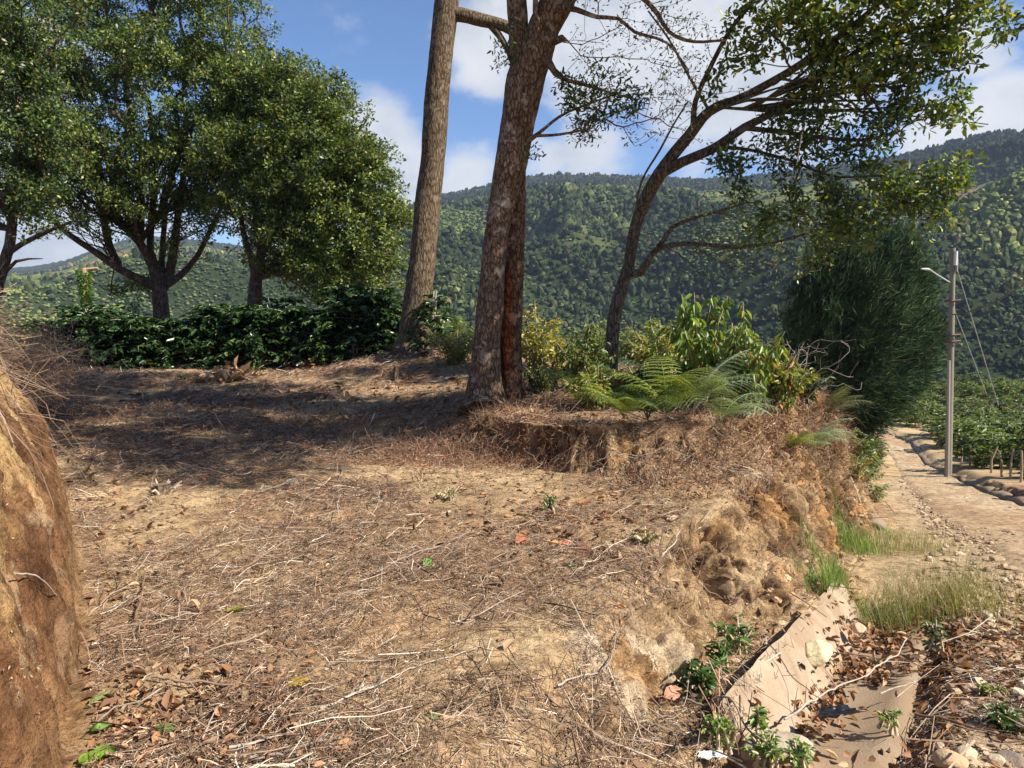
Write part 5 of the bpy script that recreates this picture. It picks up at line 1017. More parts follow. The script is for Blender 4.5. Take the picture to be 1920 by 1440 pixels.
# dry brush on and over the left cut bank
lbk = (fDL > .5) & (fDL < 2.2) & (FC[:, 1] > 5.2)
brushing(5200, lbk * (.05 + (FC[:, 1] > 6.5) * 1.0), (.15, .6), (.0018, .004), .12, [(.36, .26, .18), (.26, .17, .11), (.44, .34, .25)], .1)
brushing(1100, (fDL > 0) * (fDL < .9) * (FC[:, 1] > 3.8) * (FC[:, 2] > .95), (.2, .7), (.0018, .0038), .10, [(.36, .26, .18), (.26, .17, .11)], -1.3)
pc = P(10, 665, 10.6); n = 1500; p = pc + rng.normal(size=(n, 3)) * [.34, .5, .17]; twigs(mb, p, unit(rng.normal(size=(n, 3)) + [.5, 0, -.1]), rng.uniform(.1, .4, n), rng.uniform(.002, .0035, n), .12, pal(n, [(.34, .24, .16), (.24, .15, .1), (.42, .32, .22)], None, .2), 4)
n = 4000; p = pc + rng.normal(size=(n, 3)) * [.38, .55, .19]; leaves4(mb, p, rdir(n), rdir(n), rng.uniform(.03, .08, n), .025, pal(n, [(.34, .21, .14), (.42, .29, .2), (.22, .13, .08), (.14, .17, .06)]))
pc = P(30, 700, 9.5); n = 1500; p = pc + rng.normal(size=(n, 3)) * [.3, .5, .15]; twigs(mb, p, unit(rng.normal(size=(n, 3)) + [.5, 0, -.5]), rng.uniform(.15, .6, n), rng.uniform(.002, .004, n), .12, pal(n, [(.40, .29, .2), (.28, .18, .12)], None, .2), 4)
p, nr, i = scatter(14000, lbk * (FC[:, 1] > 6.5) * 1.0); p = p + nr * rng.random((len(p), 1)) * .28
leaves4(mb, p, rdir(len(p)), rdir(len(p)), rng.uniform(.02, .06, len(p)), .018, pal(len(p), [(.34, .21, .14), (.42, .29, .2), (.22, .13, .08), (.16, .17, .07)]))
p, nr, i = scatter(5000, (fDL > .05) * (fDL < .8) * (FC[:, 1] > 2.4) * sst(.0, .3, fbm(FC[:, 0] * 2.5, FC[:, 1] * 2.5, FC[:, 2] * 2, 511, 3))); p = p + nr * rng.random((len(p), 1)) * .02
leaves4(mb, p, rdir(len(p)), rdir(len(p)), rng.uniform(.006, .02, len(p)), .006, pal(len(p), [(.42, .32, .21), (.36, .26, .18), (.2, .12, .08)]))
tag(mb.build('dry_brush', M['dry'], smooth=False), 'tangled dead fern and root brush hanging over the banks', 'dry brush', kind='stuff')
# gravel
mb = MB()
ph = (1 + 5**.5) / 2; ICO = unit(np.array([(-1, ph, 0), (1, ph, 0), (-1, -ph, 0), (1, -ph, 0), (0, -1, ph), (0, 1, ph), (0, -1, -ph), (0, 1, -ph), (ph, 0, -1), (ph, 0, 1), (-ph, 0, -1), (-ph, 0, 1)], float))
ICF = np.array([(0, 11, 5), (0, 5, 1), (0, 1, 7), (0, 7, 10), (0, 10, 11), (1, 5, 9), (5, 11, 4), (11, 10, 2), (10, 7, 6), (7, 1, 8), (3, 9, 4), (3, 4, 2), (3, 2, 6), (3, 6, 8), (3, 8, 9), (4, 9, 5), (2, 4, 11), (6, 2, 10), (8, 6, 7), (9, 8, 1)])
def stones(mb, p, r, cols, w=None, flat=.6):
    n = len(p); th = rng.uniform(0, 6.28, n); sc = rng.uniform(.7, 1.3, (n, 3)) * np.array([1, 1, flat]); v = ICO[None] * sc[:, None] * (1 + rng.normal(size=(n, 12, 1)) * .16)
    c, s_ = np.cos(th)[:, None], np.sin(th)[:, None]; v = np.stack([v[..., 0] * c - v[..., 1] * s_, v[..., 0] * s_ + v[..., 1] * c, v[..., 2]], -1)
    Vv = p[:, None] + v * np.broadcast_to(r, (n,))[:, None, None]; mb.add(Vv.reshape(-1, 3), (np.arange(n)[:, None, None] * 12 + ICF[None]).reshape(-1, 3), np.repeat(pal(n, cols, w, .15), 20, 0))
SC = [(.46, .34, .22), (.38, .27, .17), (.54, .43, .3), (.30, .21, .14)]
rdm = (fDF < -.7) & (fDK > -.0)
p, nr, i = scatter(9000, rdm * fall * (.2 + sst(-.1, .3, fbm(FC[:, 0] * 1.2, FC[:, 1] * .6, 0, 513, 4)))); stones(mb, p + [0, 0, .012], rng.uniform(.006, .02, len(p)) * np.clip(np.linalg.norm(p[:, :2], axis=1) / 8, 1, 1.8), SC)
p, nr, i = scatter(600, rdm * fall * (.1 + sst(.0, .35, fbm(FC[:, 0] * .8 + 3, FC[:, 1] * .5, 0, 515, 4)))); stones(mb, p + [0, 0, .02], rng.uniform(.02, .055, len(p)), SC)
p, nr, i = scatter(1500, clear * fall * bare); stones(mb, p + [0, 0, .004], rng.uniform(.004, .014, len(p)), SC)
p, nr, i = scatter(700, (fDF > -.1) * (fDF < .35) * (FC[:, 1] > 4) * 1.0); stones(mb, p + [0, 0, .01], rng.uniform(.01, .04, len(p)), [(.42, .27, .14), (.5, .35, .2)])
tag(mb.build('gravel', M['stone'], smooth=False), 'loose gravel and clods on the dirt road and its shoulder', 'gravel', kind='stuff')
# grass in the ditch and on the shoulder
def grass(name, cen, n, rad, h, cols, label, w=.006, lean=.8, wts=None, cat='grass', seeds=False, group=None):
    """one tuft: many curved tapering blades"""
    e0_ = np.array([cen[0], cen[1], float(H(np.array([cen[0]]), np.array([cen[1]]))[0])]); mb = MB()
    a = rng.normal(size=(n, 2)) * rad; bx = e0_[0] + a[:, 0]; by = e0_[1] + a[:, 1]; bz = ditch_drop(bx, by, H(bx, by)) - .01; base = np.stack([bx, by, bz], 1) - e0_
    hh = h * rng.uniform(.4, 1.1, n) * np.exp(-(np.hypot(a[:, 0], a[:, 1]) / (rad * 2.6))**2); th = rng.uniform(0, 6.28, n); dr = np.stack([np.cos(th), np.sin(th), 0 * th], 1); sd = np.stack([-np.sin(th), np.cos(th), 0 * th], 1); ln = rng.uniform(.1, 1, n) * lean
    V = []
    for t_ in (0, .35, .7, 1.0):
        c = base + dr * (hh * ln * t_**2)[:, None] + np.array([0, 0, 1.]) * (hh * t_ * (1 - .25 * ln * t_))[:, None]; wd = w * (1 - t_ * .88)
        V += [c - sd * wd * .5, c + sd * wd * .5]
    V = np.stack(V, 1).reshape(-1, 3); o = np.arange(n)[:, None] * 8
    mb.add(V, np.concatenate([o + np.array([[2 * k, 2 * k + 1, 2 * k + 3, 2 * k + 2]]) for k in range(3)]), np.tile(pal(n, cols, wts, .2), (3, 1)))
    if seeds:
        m_ = n // 4; k = rng.choice(n, m_); tip = base[k] + dr[k] * (hh[k] * ln[k])[:, None] + np.array([0, 0, 1.]) * (hh[k])[:, None] * .8
        for q in range(5): leaves4(mb, tip + rng.normal(size=(m_, 3)) * .02 - np.array([0, 0, .03 * q]), rdir(m_), rdir(m_), .018, .006, pal(m_, [(.34, .26, .14), (.26, .24, .1)]))
    o = mb.build(name, M['leaf']); o.location = Vector(e0_); return tag(o, label, cat, group)
GG = [(.12, .22, .04), (.18, .30, .055), (.25, .34, .08), (.38, .35, .16)]; DG = [(.24, .25, .09), (.38, .33, .15), (.18, .24, .07), (.46, .36, .2)]
def gq(px, py): return ground_at(px, py)[:2]
grass('grass_clump', gq(1575, 1100), 900, .20, .38, GG, 'fresh green grass clump growing over the end of the pale ditch slab', wts=[3, 4, 3, 1])
grass('grass_clump', gq(1590, 1030), 900, .24, .42, GG, 'taller green grass clump in the ditch below the bank corner', wts=[3, 4, 3, 1])
grass('grass_clump', gq(1550, 1085), 500, .16, .26, GG, 'short green grass at the foot of the earth bank')
grass('grass_clump', gq(1740, 1130), 1500, .34, .70, DG, 'largest tall seeding grass clump on the shoulder between ditch and road', w=.004, lean=.9, seeds=True)
grass('grass_clump', gq(1680, 1140), 600, .24, .38, GG, 'low green grass on the ditch side of the tall seeding grass', w=.004, seeds=True)
grass('grass_clump', gq(1700, 1030), 600, .30, .45, DG, 'thin dry grass behind the tall seeding grass on the road shoulder', w=.004, lean=.9, seeds=True)
grass('grass_clump', gq(1640, 1000), 350, .2, .25, GG, 'small green grass patch at the culvert pipe mouth')
0 and grass('grass_clump', gq(1800, 1190), 260, .22, .16, DG, 'sparse short grass near the stony road edge', w=.004)
def weed(px, py, h, sp, n, leaf, label, cols=GG[:3], cat='weed', d=None):
    b = ground_at(px, py); b[2] = float(ditch_drop(np.array([b[0]]), np.array([b[1]]), np.array([b[2]]))[0]) if False else b[2]
    return leafy_shrub('weed', b, h, sp, n, 16, leaf, cols, label, cat, asp=.45, hang=.1, bare=.15)
weed(1385, 1225, .24, .16, 10, .045, 'leafy green weed on the upper edge of the pale ditch slab', [(.07, .15, .03), (.12, .22, .05)])
weed(1350, 1250, .18, .13, 7, .045, 'smaller green weed just below the leafy one at the ditch slab edge', [(.07, .15, .03), (.12, .22, .05)])
weed(1315, 1310, .22, .14, 9, .05, 'dark green creeping weed hanging at the near top of the ditch slab', [(.04, .10, .02), (.07, .15, .03)])
weed(1345, 1395, .12, .10, 9, .03, 'small bushy weed at the near end of the pale ditch slab')
weed(1440, 1425, .12, .14, 12, .03, 'green weed patch in front of the rounded concrete lump at the bottom edge')
weed(1500, 1435, .10, .10, 8, .03, 'low weed at the bottom edge right of the concrete lump')
weed(1415, 1400, .22, .03, 3, .05, 'single upright seedling beside the rounded concrete lump')
weed(1885, 1370, .12, .13, 11, .045, 'dark green rosette weed at the lower right edge', [(.05, .10, .025), (.09, .15, .04)])
weed(1855, 1310, .08, .07, 8, .03, 'pale yellowish weed above the dark rosette at the lower right', [(.25, .27, .08), (.16, .20, .05)])
weed(1755, 1215, .22, .07, 6, .05, 'grey green upright weed standing alone on the dirt shoulder', [(.20, .24, .13), (.15, .20, .08)])
weed(1670, 1350, .06, .08, 6, .025, 'tiny green weed on the dirt near the black plastic scrap')
weed(1640, 940, .45, .3, 12, .07, 'bright green leafy plant at the road edge under the bank shoulder', [(.10, .18, .03), (.16, .25, .05)])
weed(1600, 900, .5, .35, 14, .06, 'yellow green plant at the far end of the bank beside the road', [(.14, .2, .04), (.30, .28, .05)])
weed(845, 935, .10, .16, 12, .02, 'small low green plant in the middle of the cleared ground', [(.12, .19, .05), (.17, .2, .07)])
weed(1030, 960, .16, .07, 9, .03, 'narrow bright green seedling below the little earth step', [(.12, .24, .05)])
weed(1210, 1020, .12, .16, 10, .025, 'small pale green plant on the slope below the earth step', [(.16, .19, .07)])
weed(1075, 1068, .04, .05, 5, .03, 'tiny bluish green plant among the twigs', [(.12, .2, .08)])
weed(720, 1030, .05, .05, 5, .02, 'tiny grey green plant in the middle of the twig litter', [(.15, .2, .12)])
weed(470, 700, .18, .2, 8, .05, 'small green weed in front of the hedge', [(.08, .15, .03)])
weed(1520, 1110, .16, .10, 8, .05, 'bright weed at the top end of the pale ditch slab', [(.15, .25, .05)])
weed(345, 712, .14, .16, 8, .04, 'low weed on the litter before the left of the hedge', [(.12, .18, .05)])

# ================================================================== SMALL THINGS ONE CAN POINT TO
def rock(px, py, r, col, label, sx=1.0, sz=.7, seed=0, name='rock', cat='rock', m='stone', lift=.3):
    b = ground_at(px, py); u = np.linspace(0, math.pi, 26); v = np.linspace(0, 2 * math.pi, 40, endpoint=False); U, Vv = np.meshgrid(u, v, indexing='ij')
    X = np.sin(U) * np.cos(Vv); Y = np.sin(U) * np.sin(Vv); Z = np.cos(U)
    # facet the ball by cutting it with random planes, then roughen
    rs = np.ones_like(X) * 1.05; g_ = np.random.default_rng(seed)
    for k in range(9):
        q = unit(g_.normal(size=3)); dt = X * q[0] + Y * q[1] + Z * q[2]; rs = np.minimum(rs, np.where(dt > .05, g_.uniform(.62, .85) / np.maximum(dt, .05), 9))
    rs = rs * (1 + .05 * fbm(X * 3, Y * 3, Z * 3, seed, 4)); X, Y, Z = X * rs * r * sx, Y * rs * r, Z * rs * r * sz
    i = np.arange(26 * 40).reshape(26, 40); j = np.roll(i, -1, 1); mb = MB().add(np.stack([X, Y, Z], -1), np.stack([i[:-1], i[1:], j[1:], j[:-1]], -1).reshape(-1, 4), col)
    o = mb.build(name, M[m]); o.location = Vector(b + [0, 0, r * sz * lift]); o.rotation_euler = (0, 0, seed * 1.3); return tag(o, label, cat)
rock(1533, 1232, .095, (.66, .55, .33), 'pale yellow rock lying in the leaves at the bottom of the ditch', 1.35, .75, 3)
rock(1452, 1412, .13, (.44, .37, .29), 'rounded concrete lump half buried at the near end of the ditch', 1.5, .5, 5, 'concrete_lump', 'concrete lump', 'concrete', .1)
rock(1782, 1436, .06, (.55, .38, .22), 'orange brown rock at the bottom edge of the dirt shoulder', 1.2, .8, 7)
rock(1812, 1428, .05, (.58, .46, .30), 'pale angular rock next to the orange brown one at the bottom edge', 1.1, .9, 8)
rock(1897, 1432, .055, (.26, .2, .15), 'dark stone in the lower right corner', 1.2, .7, 9)
rock(1868, 1432, .035, (.55, .43, .29), 'small tan stone beside the dark one in the lower right corner', 1.1, .8, 10)
rock(1905, 1198, .06, (.48, .36, .23), 'stone on the rough road edge at the right of the view', 1.2, .7, 11)
rock(1868, 1052, .07, (.45, .32, .2), 'largest stone of the pile in the middle of the dirt road', 1.2, .7, 12)
rock(1610, 1180, .06, (.55, .42, .27), 'tan clod on the far side of the ditch near the grass', 1.3, .6, 13)
rock(548, 912, .06, (.42, .32, .22), 'small brown stone near the shadow edge in the clearing', 1.2, .8, 14)
rock(500, 1135, .02, (.5, .4, .3), 'tiny stone among the twigs left of centre', 1.2, .8, 15)
rock(668, 1118, .07, (.58, .46, .29), 'pale flat stone flush with the soil in the middle of the clearing', 1.3, .25, 16, lift=0)
0 and rock(1500, 975, .12, (.50, .33, .17), 'orange clod sticking out of the upper bank face', 1.2, .9, 17)
0 and rock(1420, 990, .10, (.48, .31, .17), 'brown clod below the overhanging roots of the bank', 1.1, 1.1, 18)

def leaf_obj(px, py, L, wf, yaw, col, label, tilt=.2, name='fallen_leaf', ribs=False, lift=.02, mt='fern'):
    """a single broad leaf as a curved blade with a midrib and thickness"""
    b = ground_at(px, py); n, m_ = 15, 9; t_ = np.linspace(0, 1, n); s_ = np.linspace(-1, 1, m_); T, Sx = np.meshgrid(t_, s_, indexing='ij'); wdt = wf * L * np.sin(np.pi * np.clip(T, .01, .985)**.85)**.8 * .5
    X = (T - .5) * L; Y = Sx * wdt * (1 + .06 * np.sin(T * 26)); Z = .10 * L * abs(Sx) * .9 - .30 * L * (T - .5)**2 + .012 * L * np.sin(T * 40 + abs(Sx) * 4) * abs(Sx) * (2.5 if ribs else .8) + .02 * fbm(T * 3, Sx * 2, 0, int(px), 2)
    i = np.arange(n * m_).reshape(n, m_); Fq = np.stack([i[:-1, :-1], i[1:, :-1], i[1:, 1:], i[:-1, 1:]], -1).reshape(-1, 4)
    cc = np.array(col) * np.array([1.15, .85, .9]) * np.ones((n - 1, m_ - 1, 1)); cc[:, m_ // 2 - 1:m_ // 2 + 1] *= 1.25
    if ribs: cc[::2] *= np.array([1.5, 1.25, .9])
    cc *= (1 + .3 * fbm(T[:-1, :-1] * 5, Sx[:-1, :-1] * 2, 0, int(py), 3))[..., None]
    mb = MB().add(np.stack([X, Y, Z], -1), Fq, cc.reshape(-1, 3)); mb.add(np.stack([X, Y, Z - .0012], -1), Fq[:, ::-1], cc.reshape(-1, 3) * .8)
    tube(mb, [[-.5 * L - .02, 0, -.075 * L], [-.5 * L + .01, 0, -.07 * L]], .0016, 5, np.array(col) * .8)
    o = mb.build(name, M[mt]); o.location = Vector(b + [0, 0, lift]); o.rotation_euler = (tilt, -.15, yaw); return tag(o, label, 'leaf')
leaf_obj(803, 1062, .10, .75, 1.2, (.12, .34, .06), 'bright green leaf standing up among the twigs in the middle of the clearing', .6)
leaf_obj(445, 1152, .11, .42, .1, (.30, .38, .07), 'yellow green leaf lying on the twigs left of centre', .15)
leaf_obj(560, 1290, .085, .5, .3, (.42, .42, .05), 'yellow leaf with a brown tip near the bottom of the clearing', .2)
leaf_obj(190, 1372, .075, .65, .2, (.14, .30, .06), 'small green leaf beside the foot of the left bank, above the striped one', .2)
leaf_obj(312, 1378, .085, .55, -.1, (.13, .28, .06), 'green leaf on the brown leaves right of the small one by the left bank', .15)
leaf_obj(185, 1430, .13, .55, .25, (.16, .38, .05), 'large ribbed bright green leaf in the bottom left corner', .3, ribs=True)
leaf_obj(812, 1356, .07, .5, .5, (.10, .20, .05), 'dark green leaf on the bare soil at the bottom centre', .3)
leaf_obj(190, 1318, .10, .4, 1.0, (.17, .26, .07), 'narrow green leaf leaning against the foot of the left bank', .4)
leaf_obj(270, 893, .20, .3, -.1, (.22, .30, .08), 'long green leaf in the shade near the stump', .2)
leaf_obj(978, 1018, .12, .8, .8, (.32, .17, .085), 'big orange brown leaf standing up right of centre', .8, mt='dry')
leaf_obj(1062, 1030, .15, .6, .2, (.45, .27, .14), 'large curled tan leaf on the slope below the earth step, left of a pair', .5, mt='dry')
leaf_obj(1095, 1040, .14, .6, -.3, (.40, .22, .11), 'large curled brown leaf on the slope below the earth step, right of a pair', .6, mt='dry')
leaf_obj(1262, 1310, .12, .6, .5, (.46, .33, .2), 'pale curled leaf at the toe of the slope near the ditch weeds', .5, mt='dry')
leaf_obj(715, 928, .13, .5, .0, (.42, .24, .13), 'tan dead leaf on the upper middle of the clearing', .3, mt='dry')

def stick(px1, py1, px2, py2, r, col, label, lift=.02, knots=()):
    r = r * .72; col = tuple(np.array(col) * .85)
    a = ground_at(px1, py1); c = ground_at(px2, py2); n = 26; t_ = np.linspace(0, 1, n)[:, None]; L = np.linalg.norm(c - a); q = a * (1 - t_) + c * t_; hz = H(q[:, 0], q[:, 1])
    q[:, 2] = np.maximum(q[:, 2], hz) + lift + r; sp = fbm(t_[:, 0] * 3, 0, px1 * .1, 601, 3) * .07 * L; pr = unit(np.cross(c - a, [0, 0, 1.])); q = q + pr * sp[:, None] * np.sin(np.pi * t_) + np.array([0, 0, 1.]) * (abs(fbm(t_[:, 0] * 4, 0, px2 * .1, 603, 3)) * .04 * L)[:, None]
    mb = MB(); tube(mb, q - a, np.linspace(r, r * .55, n), 8, col, bark=.12, seed=int(px1))
    for k in knots:
        i = int(k * (n - 1)); dd_ = unit((c - a) + pr * L * rng.choice([-1, 1]) * .8 + np.array([0, 0, .15 * L])); ln = L * .28; tt = np.linspace(0, 1, 6)[:, None]; tube(mb, q[i] - a + dd_ * ln * tt + np.array([0, 0, -1]) * lift * tt, np.linspace(r * .6, r * .3, 6), 6, col)
    o = mb.build('stick', M['twig']); o.location = Vector(a); return tag(o, label, 'stick')
PL = (.50, .42, .33); BR = (.26, .16, .10); GY = (.34, .28, .22)
stick(600, 1345, 770, 1265, .008, PL, 'long pale stick slanting up to the right near the bottom centre', knots=(.4, .6))
stick(770, 1265, 900, 1225, .006, PL, 'thin pale stick continuing right from the long slanting one')
stick(285, 1282, 440, 1298, .010, (.36, .25, .17), 'thick brown stick lying level near the dead leaves at lower left', knots=(.5,))
stick(430, 1420, 545, 1388, .008, PL, 'pale stick at the bottom edge left of centre', knots=(.5,))
stick(470, 1440, 640, 1400, .009, GY, 'grey stick along the bottom edge left of centre', knots=(.3, .7))
stick(255, 1175, 272, 1090, .012, BR, 'reddish brown stick standing out upright on the left of the clearing')
stick(272, 1092, 360, 1098, .009, GY, 'grey stick level beside the top of the reddish brown one')
stick(340, 1340, 405, 1395, .006, PL, 'thin pale twig pointing down right over the dead leaves')
stick(700, 1085, 880, 1010, .008, GY, 'grey brown stick slanting across the middle of the clearing', knots=(.6,))
stick(640, 1000, 850, 980, .009, (.34, .22, .15), 'brown stick lying level across the upper middle of the clearing', knots=(.7,))
stick(590, 905, 760, 940, .008, BR, 'dark brown stick slanting down right in the upper middle of the clearing')
stick(1120, 885, 1290, 870, .007, PL, 'forked pale root lying at the foot of the earth step', .06, knots=(.25, .5))
stick(1235, 1075, 1275, 1015, .008, PL, 'pale stick propped on the slope below the bank top', .06)
stick(1130, 1290, 1160, 1200, .007, GY, 'grey stick standing against the pale rock at the slope toe', .05)
stick(1045, 1300, 1120, 1275, .008, PL, 'short pale stick at the foot of the slope near the pale rock')
stick(1470, 1370, 1620, 1290, .009, PL, 'long pale branch lying across the ditch floor, left piece', .05, knots=(.5, .7))
stick(1620, 1290, 1700, 1215, .008, PL, 'pale branch continuing from the ditch floor up onto the dirt', .05, knots=(.4,))
stick(1715, 1350, 1920, 1405, .010, BR, 'dark brown stick lying across the dirt at the lower right', knots=(.2,))
stick(1560, 1230, 1850, 1275, .006, (.22, .15, .1), 'long thin dark twig across the dirt shoulder')
stick(1650, 1310, 1720, 1285, .007, PL, 'short pale stick on the dirt right of the ditch')
stick(1280, 1330, 1480, 1440, .009, GY, 'grey stick running to the bottom edge in front of the ditch', .05, knots=(.4,))
stick(1400, 1240, 1560, 1345, .006, (.2, .14, .1), 'thin dark twig hanging over the pale ditch slab', .05)
stick(30, 1105, 110, 1140, .006, PL, 'pale twig lying on the face of the left bank', .03)
stick(880, 1190, 1010, 1190, .006, BR, 'dark twig lying level right of centre')
stick(380, 1405, 420, 1330, .005, PL, 'fine pale twig at lower left pointing up')

# stump of an old clump in the shade, short cut stumps
def stump(px, py, r, h, label, col=(.5, .4, .3), shoots=5):
    b = ground_at(px, py); e = empty('tree_stump', b, label, 'stump'); mb = MB(); n = 10; z = np.linspace(-.06, h, n); pts = np.stack([z * .1, z * 0, z], 1); rr_2 = r * (1 + .7 * np.exp(-(z + .06) / (h * .35))); tube(mb, pts, rr_2, 26, (1.1, 1, .9), bark=.22, seed=int(px)); mb.build('wood', M['bark'], e)
    mb = MB(); th = np.linspace(0, 2 * math.pi, 26, endpoint=False); rc_ = np.concatenate([[[h * .1, 0, h + .012]], np.stack([h * .1 + np.cos(th) * r * .9, np.sin(th) * r * .9, h + .006 + 0 * th], 1)]); mb.add(rc_, np.stack([np.zeros(26, int), 1 + np.arange(26), 1 + (np.arange(26) + 1) % 26], -1), (.26, .19, .12)); mb.build('cut_face', M['twig'], e)
    mb = MB()
    for k in range(shoots):
        th = rng.uniform(0, 6.28); q = np.array([[math.cos(th) * r, math.sin(th) * r, 0], [math.cos(th) * r * 1.9, math.sin(th) * r * 1.9, h * .7], [math.cos(th) * r * 2.8, math.sin(th) * r * 2.8, h * rng.uniform(.6, 1.5)]]); tube(mb, q, [r * .28, r * .2, r * .1], 7, col, bark=.1)
    if shoots: mb.build('root', M['twig'], e)
    return e
stump(303, 925, .06, .07, 'broken old root stump lying in the shade at the left of the clearing', (.42, .36, .28), 7)
stump(741, 712, .05, .22, 'small upright cut stump on the mound left of the twin trunks', shoots=0)
stump(86, 712, .04, .14, 'short cut stump near the far left corner of the clearing', shoots=0)
# heap of brown dead leaves by the hedge
def heap_obj(px, py, n, rad, L, cols, label, name='leaf_heap', zr=.12):
    b = ground_at(px, py); mb = MB(); a = rng.normal(size=(n, 2)) * rad; z = rng.random(n) * zr * np.exp(-(np.hypot(a[:, 0], a[:, 1]) / (rad * 1.5))**2); q = np.stack([a[:, 0], a[:, 1], z + H(b[0] + a[:, 0], b[1] + a[:, 1]) - b[2] + .01], 1); leaves6(mb, q, rdir(n) * [1, 1, .5], rdir(n) + [0, 0, .6], rng.uniform(.5, 1.2, n) * L, L * .5, pal(n, cols), droop=.35); o = mb.build(name, M['dry']); o.location = Vector(b); return tag(o, label, 'leaf heap', kind='stuff')
heap_obj(430, 710, 150, .28, .22, [(.36, .22, .13), (.45, .31, .2), (.22, .12, .07)], 'heap of big dead brown leaves in front of the hedge left of the sandy path', zr=.25)
heap_obj(585, 692, 120, .2, .16, [(.30, .13, .07), (.38, .17, .09)], 'reddish brown leaf heap at the hedge foot right of the sandy path start', zr=.2)
# culvert pipe mouth
b = ground_at(1643, 1000); mb = MB(); th = np.linspace(0, 2 * math.pi, 32, endpoint=False)
ring = lambda r, y: np.stack([np.cos(th) * r, 0 * th + y, np.sin(th) * r], 1)
RRG = np.concatenate([ring(.20, 0), ring(.255, 0), ring(.255, 1.0), ring(.20, 1.0)]); i = np.arange(128).reshape(4, 32); i = np.concatenate([i, i[:1]]); j = np.roll(i, -1, 1); mb.add(RRG, np.stack([i[:-1], i[1:], j[1:], j[:-1]], -1).reshape(-1, 4), (.36, .31, .25))
o = mb.build('culvert_pipe', M['concrete']); o.location = Vector(b + [.1, .35, -.19]); o.rotation_euler = (R(-8), 0, R(-25)); tag(o, 'concrete culvert pipe mouth at the far end of the ditch under the dirt road', 'pipe')
# black plastic scrap
b = ground_at(1570, 1350); n = 14; a, c = np.meshgrid(np.linspace(-1, 1, n), np.linspace(-1, 1, n), indexing='ij'); zz = .02 + .022 * fbm(a * 2.2, c * 2.2, 0, 701, 3) ; i = np.arange(n * n).reshape(n, n); Fq = np.stack([i[:-1, :-1], i[1:, :-1], i[1:, 1:], i[:-1, 1:]], -1).reshape(-1, 4)
Vq = np.stack([a * .10 * (1 + .2 * fbm(c * 2, 0, 1, 702, 2)), c * .045 * (1 + .3 * fbm(a * 2, 3, 1, 703, 2)), zz], -1).reshape(-1, 3); mb = MB().add(Vq, Fq, (.012, .012, .014)); mb.add(Vq - [0, 0, .002], Fq[:, ::-1], (.012, .012, .014)); o = mb.build('plastic_scrap', M['plastic']); o.location = Vector(b + [0, 0, .02]); o.rotation_euler = (0, 0, .2); tag(o, 'crumpled black plastic scrap among the twigs beside the ditch', 'plastic scrap')
b = ground_at(1335, 1432); mb = MB().add(Vq * .6, Fq, (.7, .7, .68)); mb.add(Vq * .6 - [0, 0, .002], Fq[:, ::-1], (.7, .7, .68)); o = mb.build('paper_scrap', M['dry']); o.location = Vector(b + [0, 0, .02]); tag(o, 'crumpled white paper scrap at the bottom edge left of the concrete lump', 'paper scrap')

# ================================================================== FAR WOODS AND PLANTATION ON THE SLOPES
def far_sample(n, rmin, rmax, pw):
    az = rng.uniform(-.80, .80, n); u = rng.random(n); r = (rmin**pw + u * (rmax**pw - rmin**pw))**(1 / pw); return np.sin(az) * r, np.cos(az) * r, r, az
# two shapes of distant crown: a ragged ball of facets
V2 = []; F2 = []
def subdiv(v, f):
    v = list(map(tuple, v)); c = {}; o = []
    def mid(a, b):
        k = (min(a, b), max(a, b))
        if k not in c: c[k] = len(v); m_ = (np.array(v[a]) + np.array(v[b])) / 2; v.append(tuple(m_ / np.linalg.norm(m_)))
        return c[k]
    for a, b, d in f: x, y, z = mid(a, b), mid(b, d), mid(d, a); o += [(a, x, z), (b, y, x), (d, z, y), (x, y, z)]
    return np.array(v), np.array(o)
SV, SF = subdiv(ICO, ICF)
def crowns(mb, x, y, r, hgt, cols, w=None, lod=1, tall=None):
    vv, ff = (SV, SF) if lod else (ICO, ICF); n = len(x); z = H(x, y); sc = np.stack([r, r, hgt * .5], 1); v = vv[None] * (1 + rng.normal(size=(n, len(vv), 1)) * .22) * sc[:, None]
    if tall is not None: # pointed crowns
        tp = np.where(tall[:, None], 1 - .65 * np.clip(vv[None, :, 2] * .5 + .5, 0, 1), 1); v[..., 0] *= tp; v[..., 1] *= tp
    Vv = v + np.stack([x, y, z + hgt * .42], 1)[:, None]
    col = np.repeat(pal(n, cols, w, .2), len(ff), 0) * (1 + rng.normal(size=(n * len(ff), 1)) * .22).clip(.5, 1.6)
    big_ = fbm(x / 95, y / 95, 0, 851, 4); sm_ = fbm(x / 28, y / 28, 0, 853, 3); rr9 = np.hypot(x, y) / np.interp(np.arctan2(x, y), RD_A, RD_R)
    kt_ = (sst(-.05, .35, big_ + .35 * sm_) * sst(.92, .62, rr9)); tc_ = 1 + kt_[:, None] * np.array([1.5, 1.15, .5]) - (.38 * sst(.55, .8, rr9) + .25 * sst(.05, -.3, big_))[:, None]  # crowns darken towards the ridge: cloud shade put into the colour
    col = col * np.repeat(tc_, len(ff), 0)
    mb.add(Vv.reshape(-1, 3), (np.arange(n)[:, None, None] * len(vv) + ff[None]).reshape(-1, 3), col)
FCOLS = [(.032, .046, .023), (.044, .062, .028), (.060, .08, .034), (.085, .10, .044), (.10, .092, .052)]
mb = MB(); x, y, r, az = far_sample(250000, 150, 1500, 1.75); fo, fi = landuse(x, y); k = (rng.random(len(x)) < fo * .93 + .07) & (rng.random(len(x)) > fi * .985) & ((az > -.3) | (r > 120))
x, y, r = x[k], y[k], r[k]; rad = rng.uniform(.8, 1.0, len(x)) * rng.uniform(.55, 2.5, len(x)) * np.clip(r / 420, .45, 1.1); tall = rng.random(len(x)) < .25; nearq = r < 260
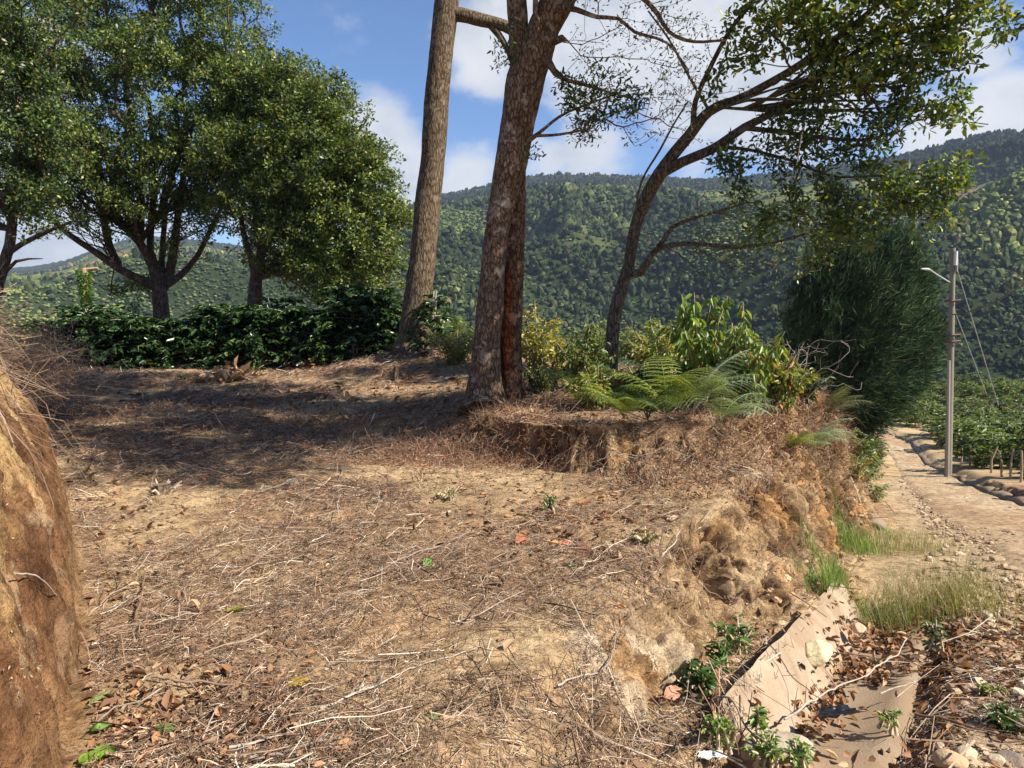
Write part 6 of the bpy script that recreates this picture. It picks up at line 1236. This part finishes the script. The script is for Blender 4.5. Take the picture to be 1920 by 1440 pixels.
crowns(mb, x[nearq], y[nearq], rad[nearq], rad[nearq] * rng.uniform(1.6, 2.6, nearq.sum()), FCOLS, [3, 4, 3, 1, .5], 1, tall[nearq]); nf = ~nearq
crowns(mb, x[nf], y[nf], rad[nf], rad[nf] * rng.uniform(1.7, 3.0, nf.sum()), FCOLS, [4, 4, 2, .6, .4], 0, tall[nf])
tag(mb.build('hill_forest', M['far'], smooth=False), 'woods covering the opposite mountain side', 'forest', kind='stuff')
mb = MB(); x, y, r, az = far_sample(160000, 110, 760, 1.6); fo, fi = landuse(x, y); k = (rng.random(len(x)) > fo * .75) & (rng.random(len(x)) > fi * .9)
x, y, r = x[k], y[k], r[k]; rad = rng.uniform(.4, .8, len(x)) * np.clip(r / 280, .55, 1.6)
bright = fbm(x / 50, y / 50, 0, 801, 3) > .05
crowns(mb, x[bright], y[bright], rad[bright], rad[bright] * 1.5, [(.085, .12, .04), (.12, .15, .05), (.06, .09, .03), (.15, .15, .07)], None, 0); q = ~bright
crowns(mb, x[q], y[q], rad[q], rad[q] * 1.5, [(.045, .075, .028), (.07, .10, .035), (.09, .12, .05)], None, 0)
tag(mb.build('hillside_plantation', M['far'], smooth=False), 'rows of shrubs planted over the lower hillside', 'plantation', kind='stuff')
# a few houses too far to read are left to the haze; the air itself:
hz = bpy.data.materials.new('haze_air'); hz.use_nodes = True; t = hz.node_tree; t.nodes.clear(); o_ = t.nodes.new('ShaderNodeOutputMaterial'); pv = t.nodes.new('ShaderNodeVolumePrincipled')
pv.inputs['Color'].default_value = (.62, .76, 1, 1); pv.inputs['Density'].default_value = .00019; pv.inputs['Anisotropy'].default_value = .1; lk(t, pv.outputs[0], o_.inputs['Volume'])
HZ = True
if HZ:
    hx, hy0, hy1, z0, z1 = 2000, -2000, 2200, -700, 330
    v = [(sx * hx, yy, zz) for zz in (z0, z1) for yy in (hy0, hy1) for sx in (-1, 1)]
    hb = MB().add(v, [(0, 2, 3, 1), (4, 5, 7, 6), (0, 1, 5, 4), (2, 6, 7, 3), (0, 4, 6, 2), (1, 3, 7, 5)]).build('haze', hz, smooth=False); tag(hb, kind='stuff')
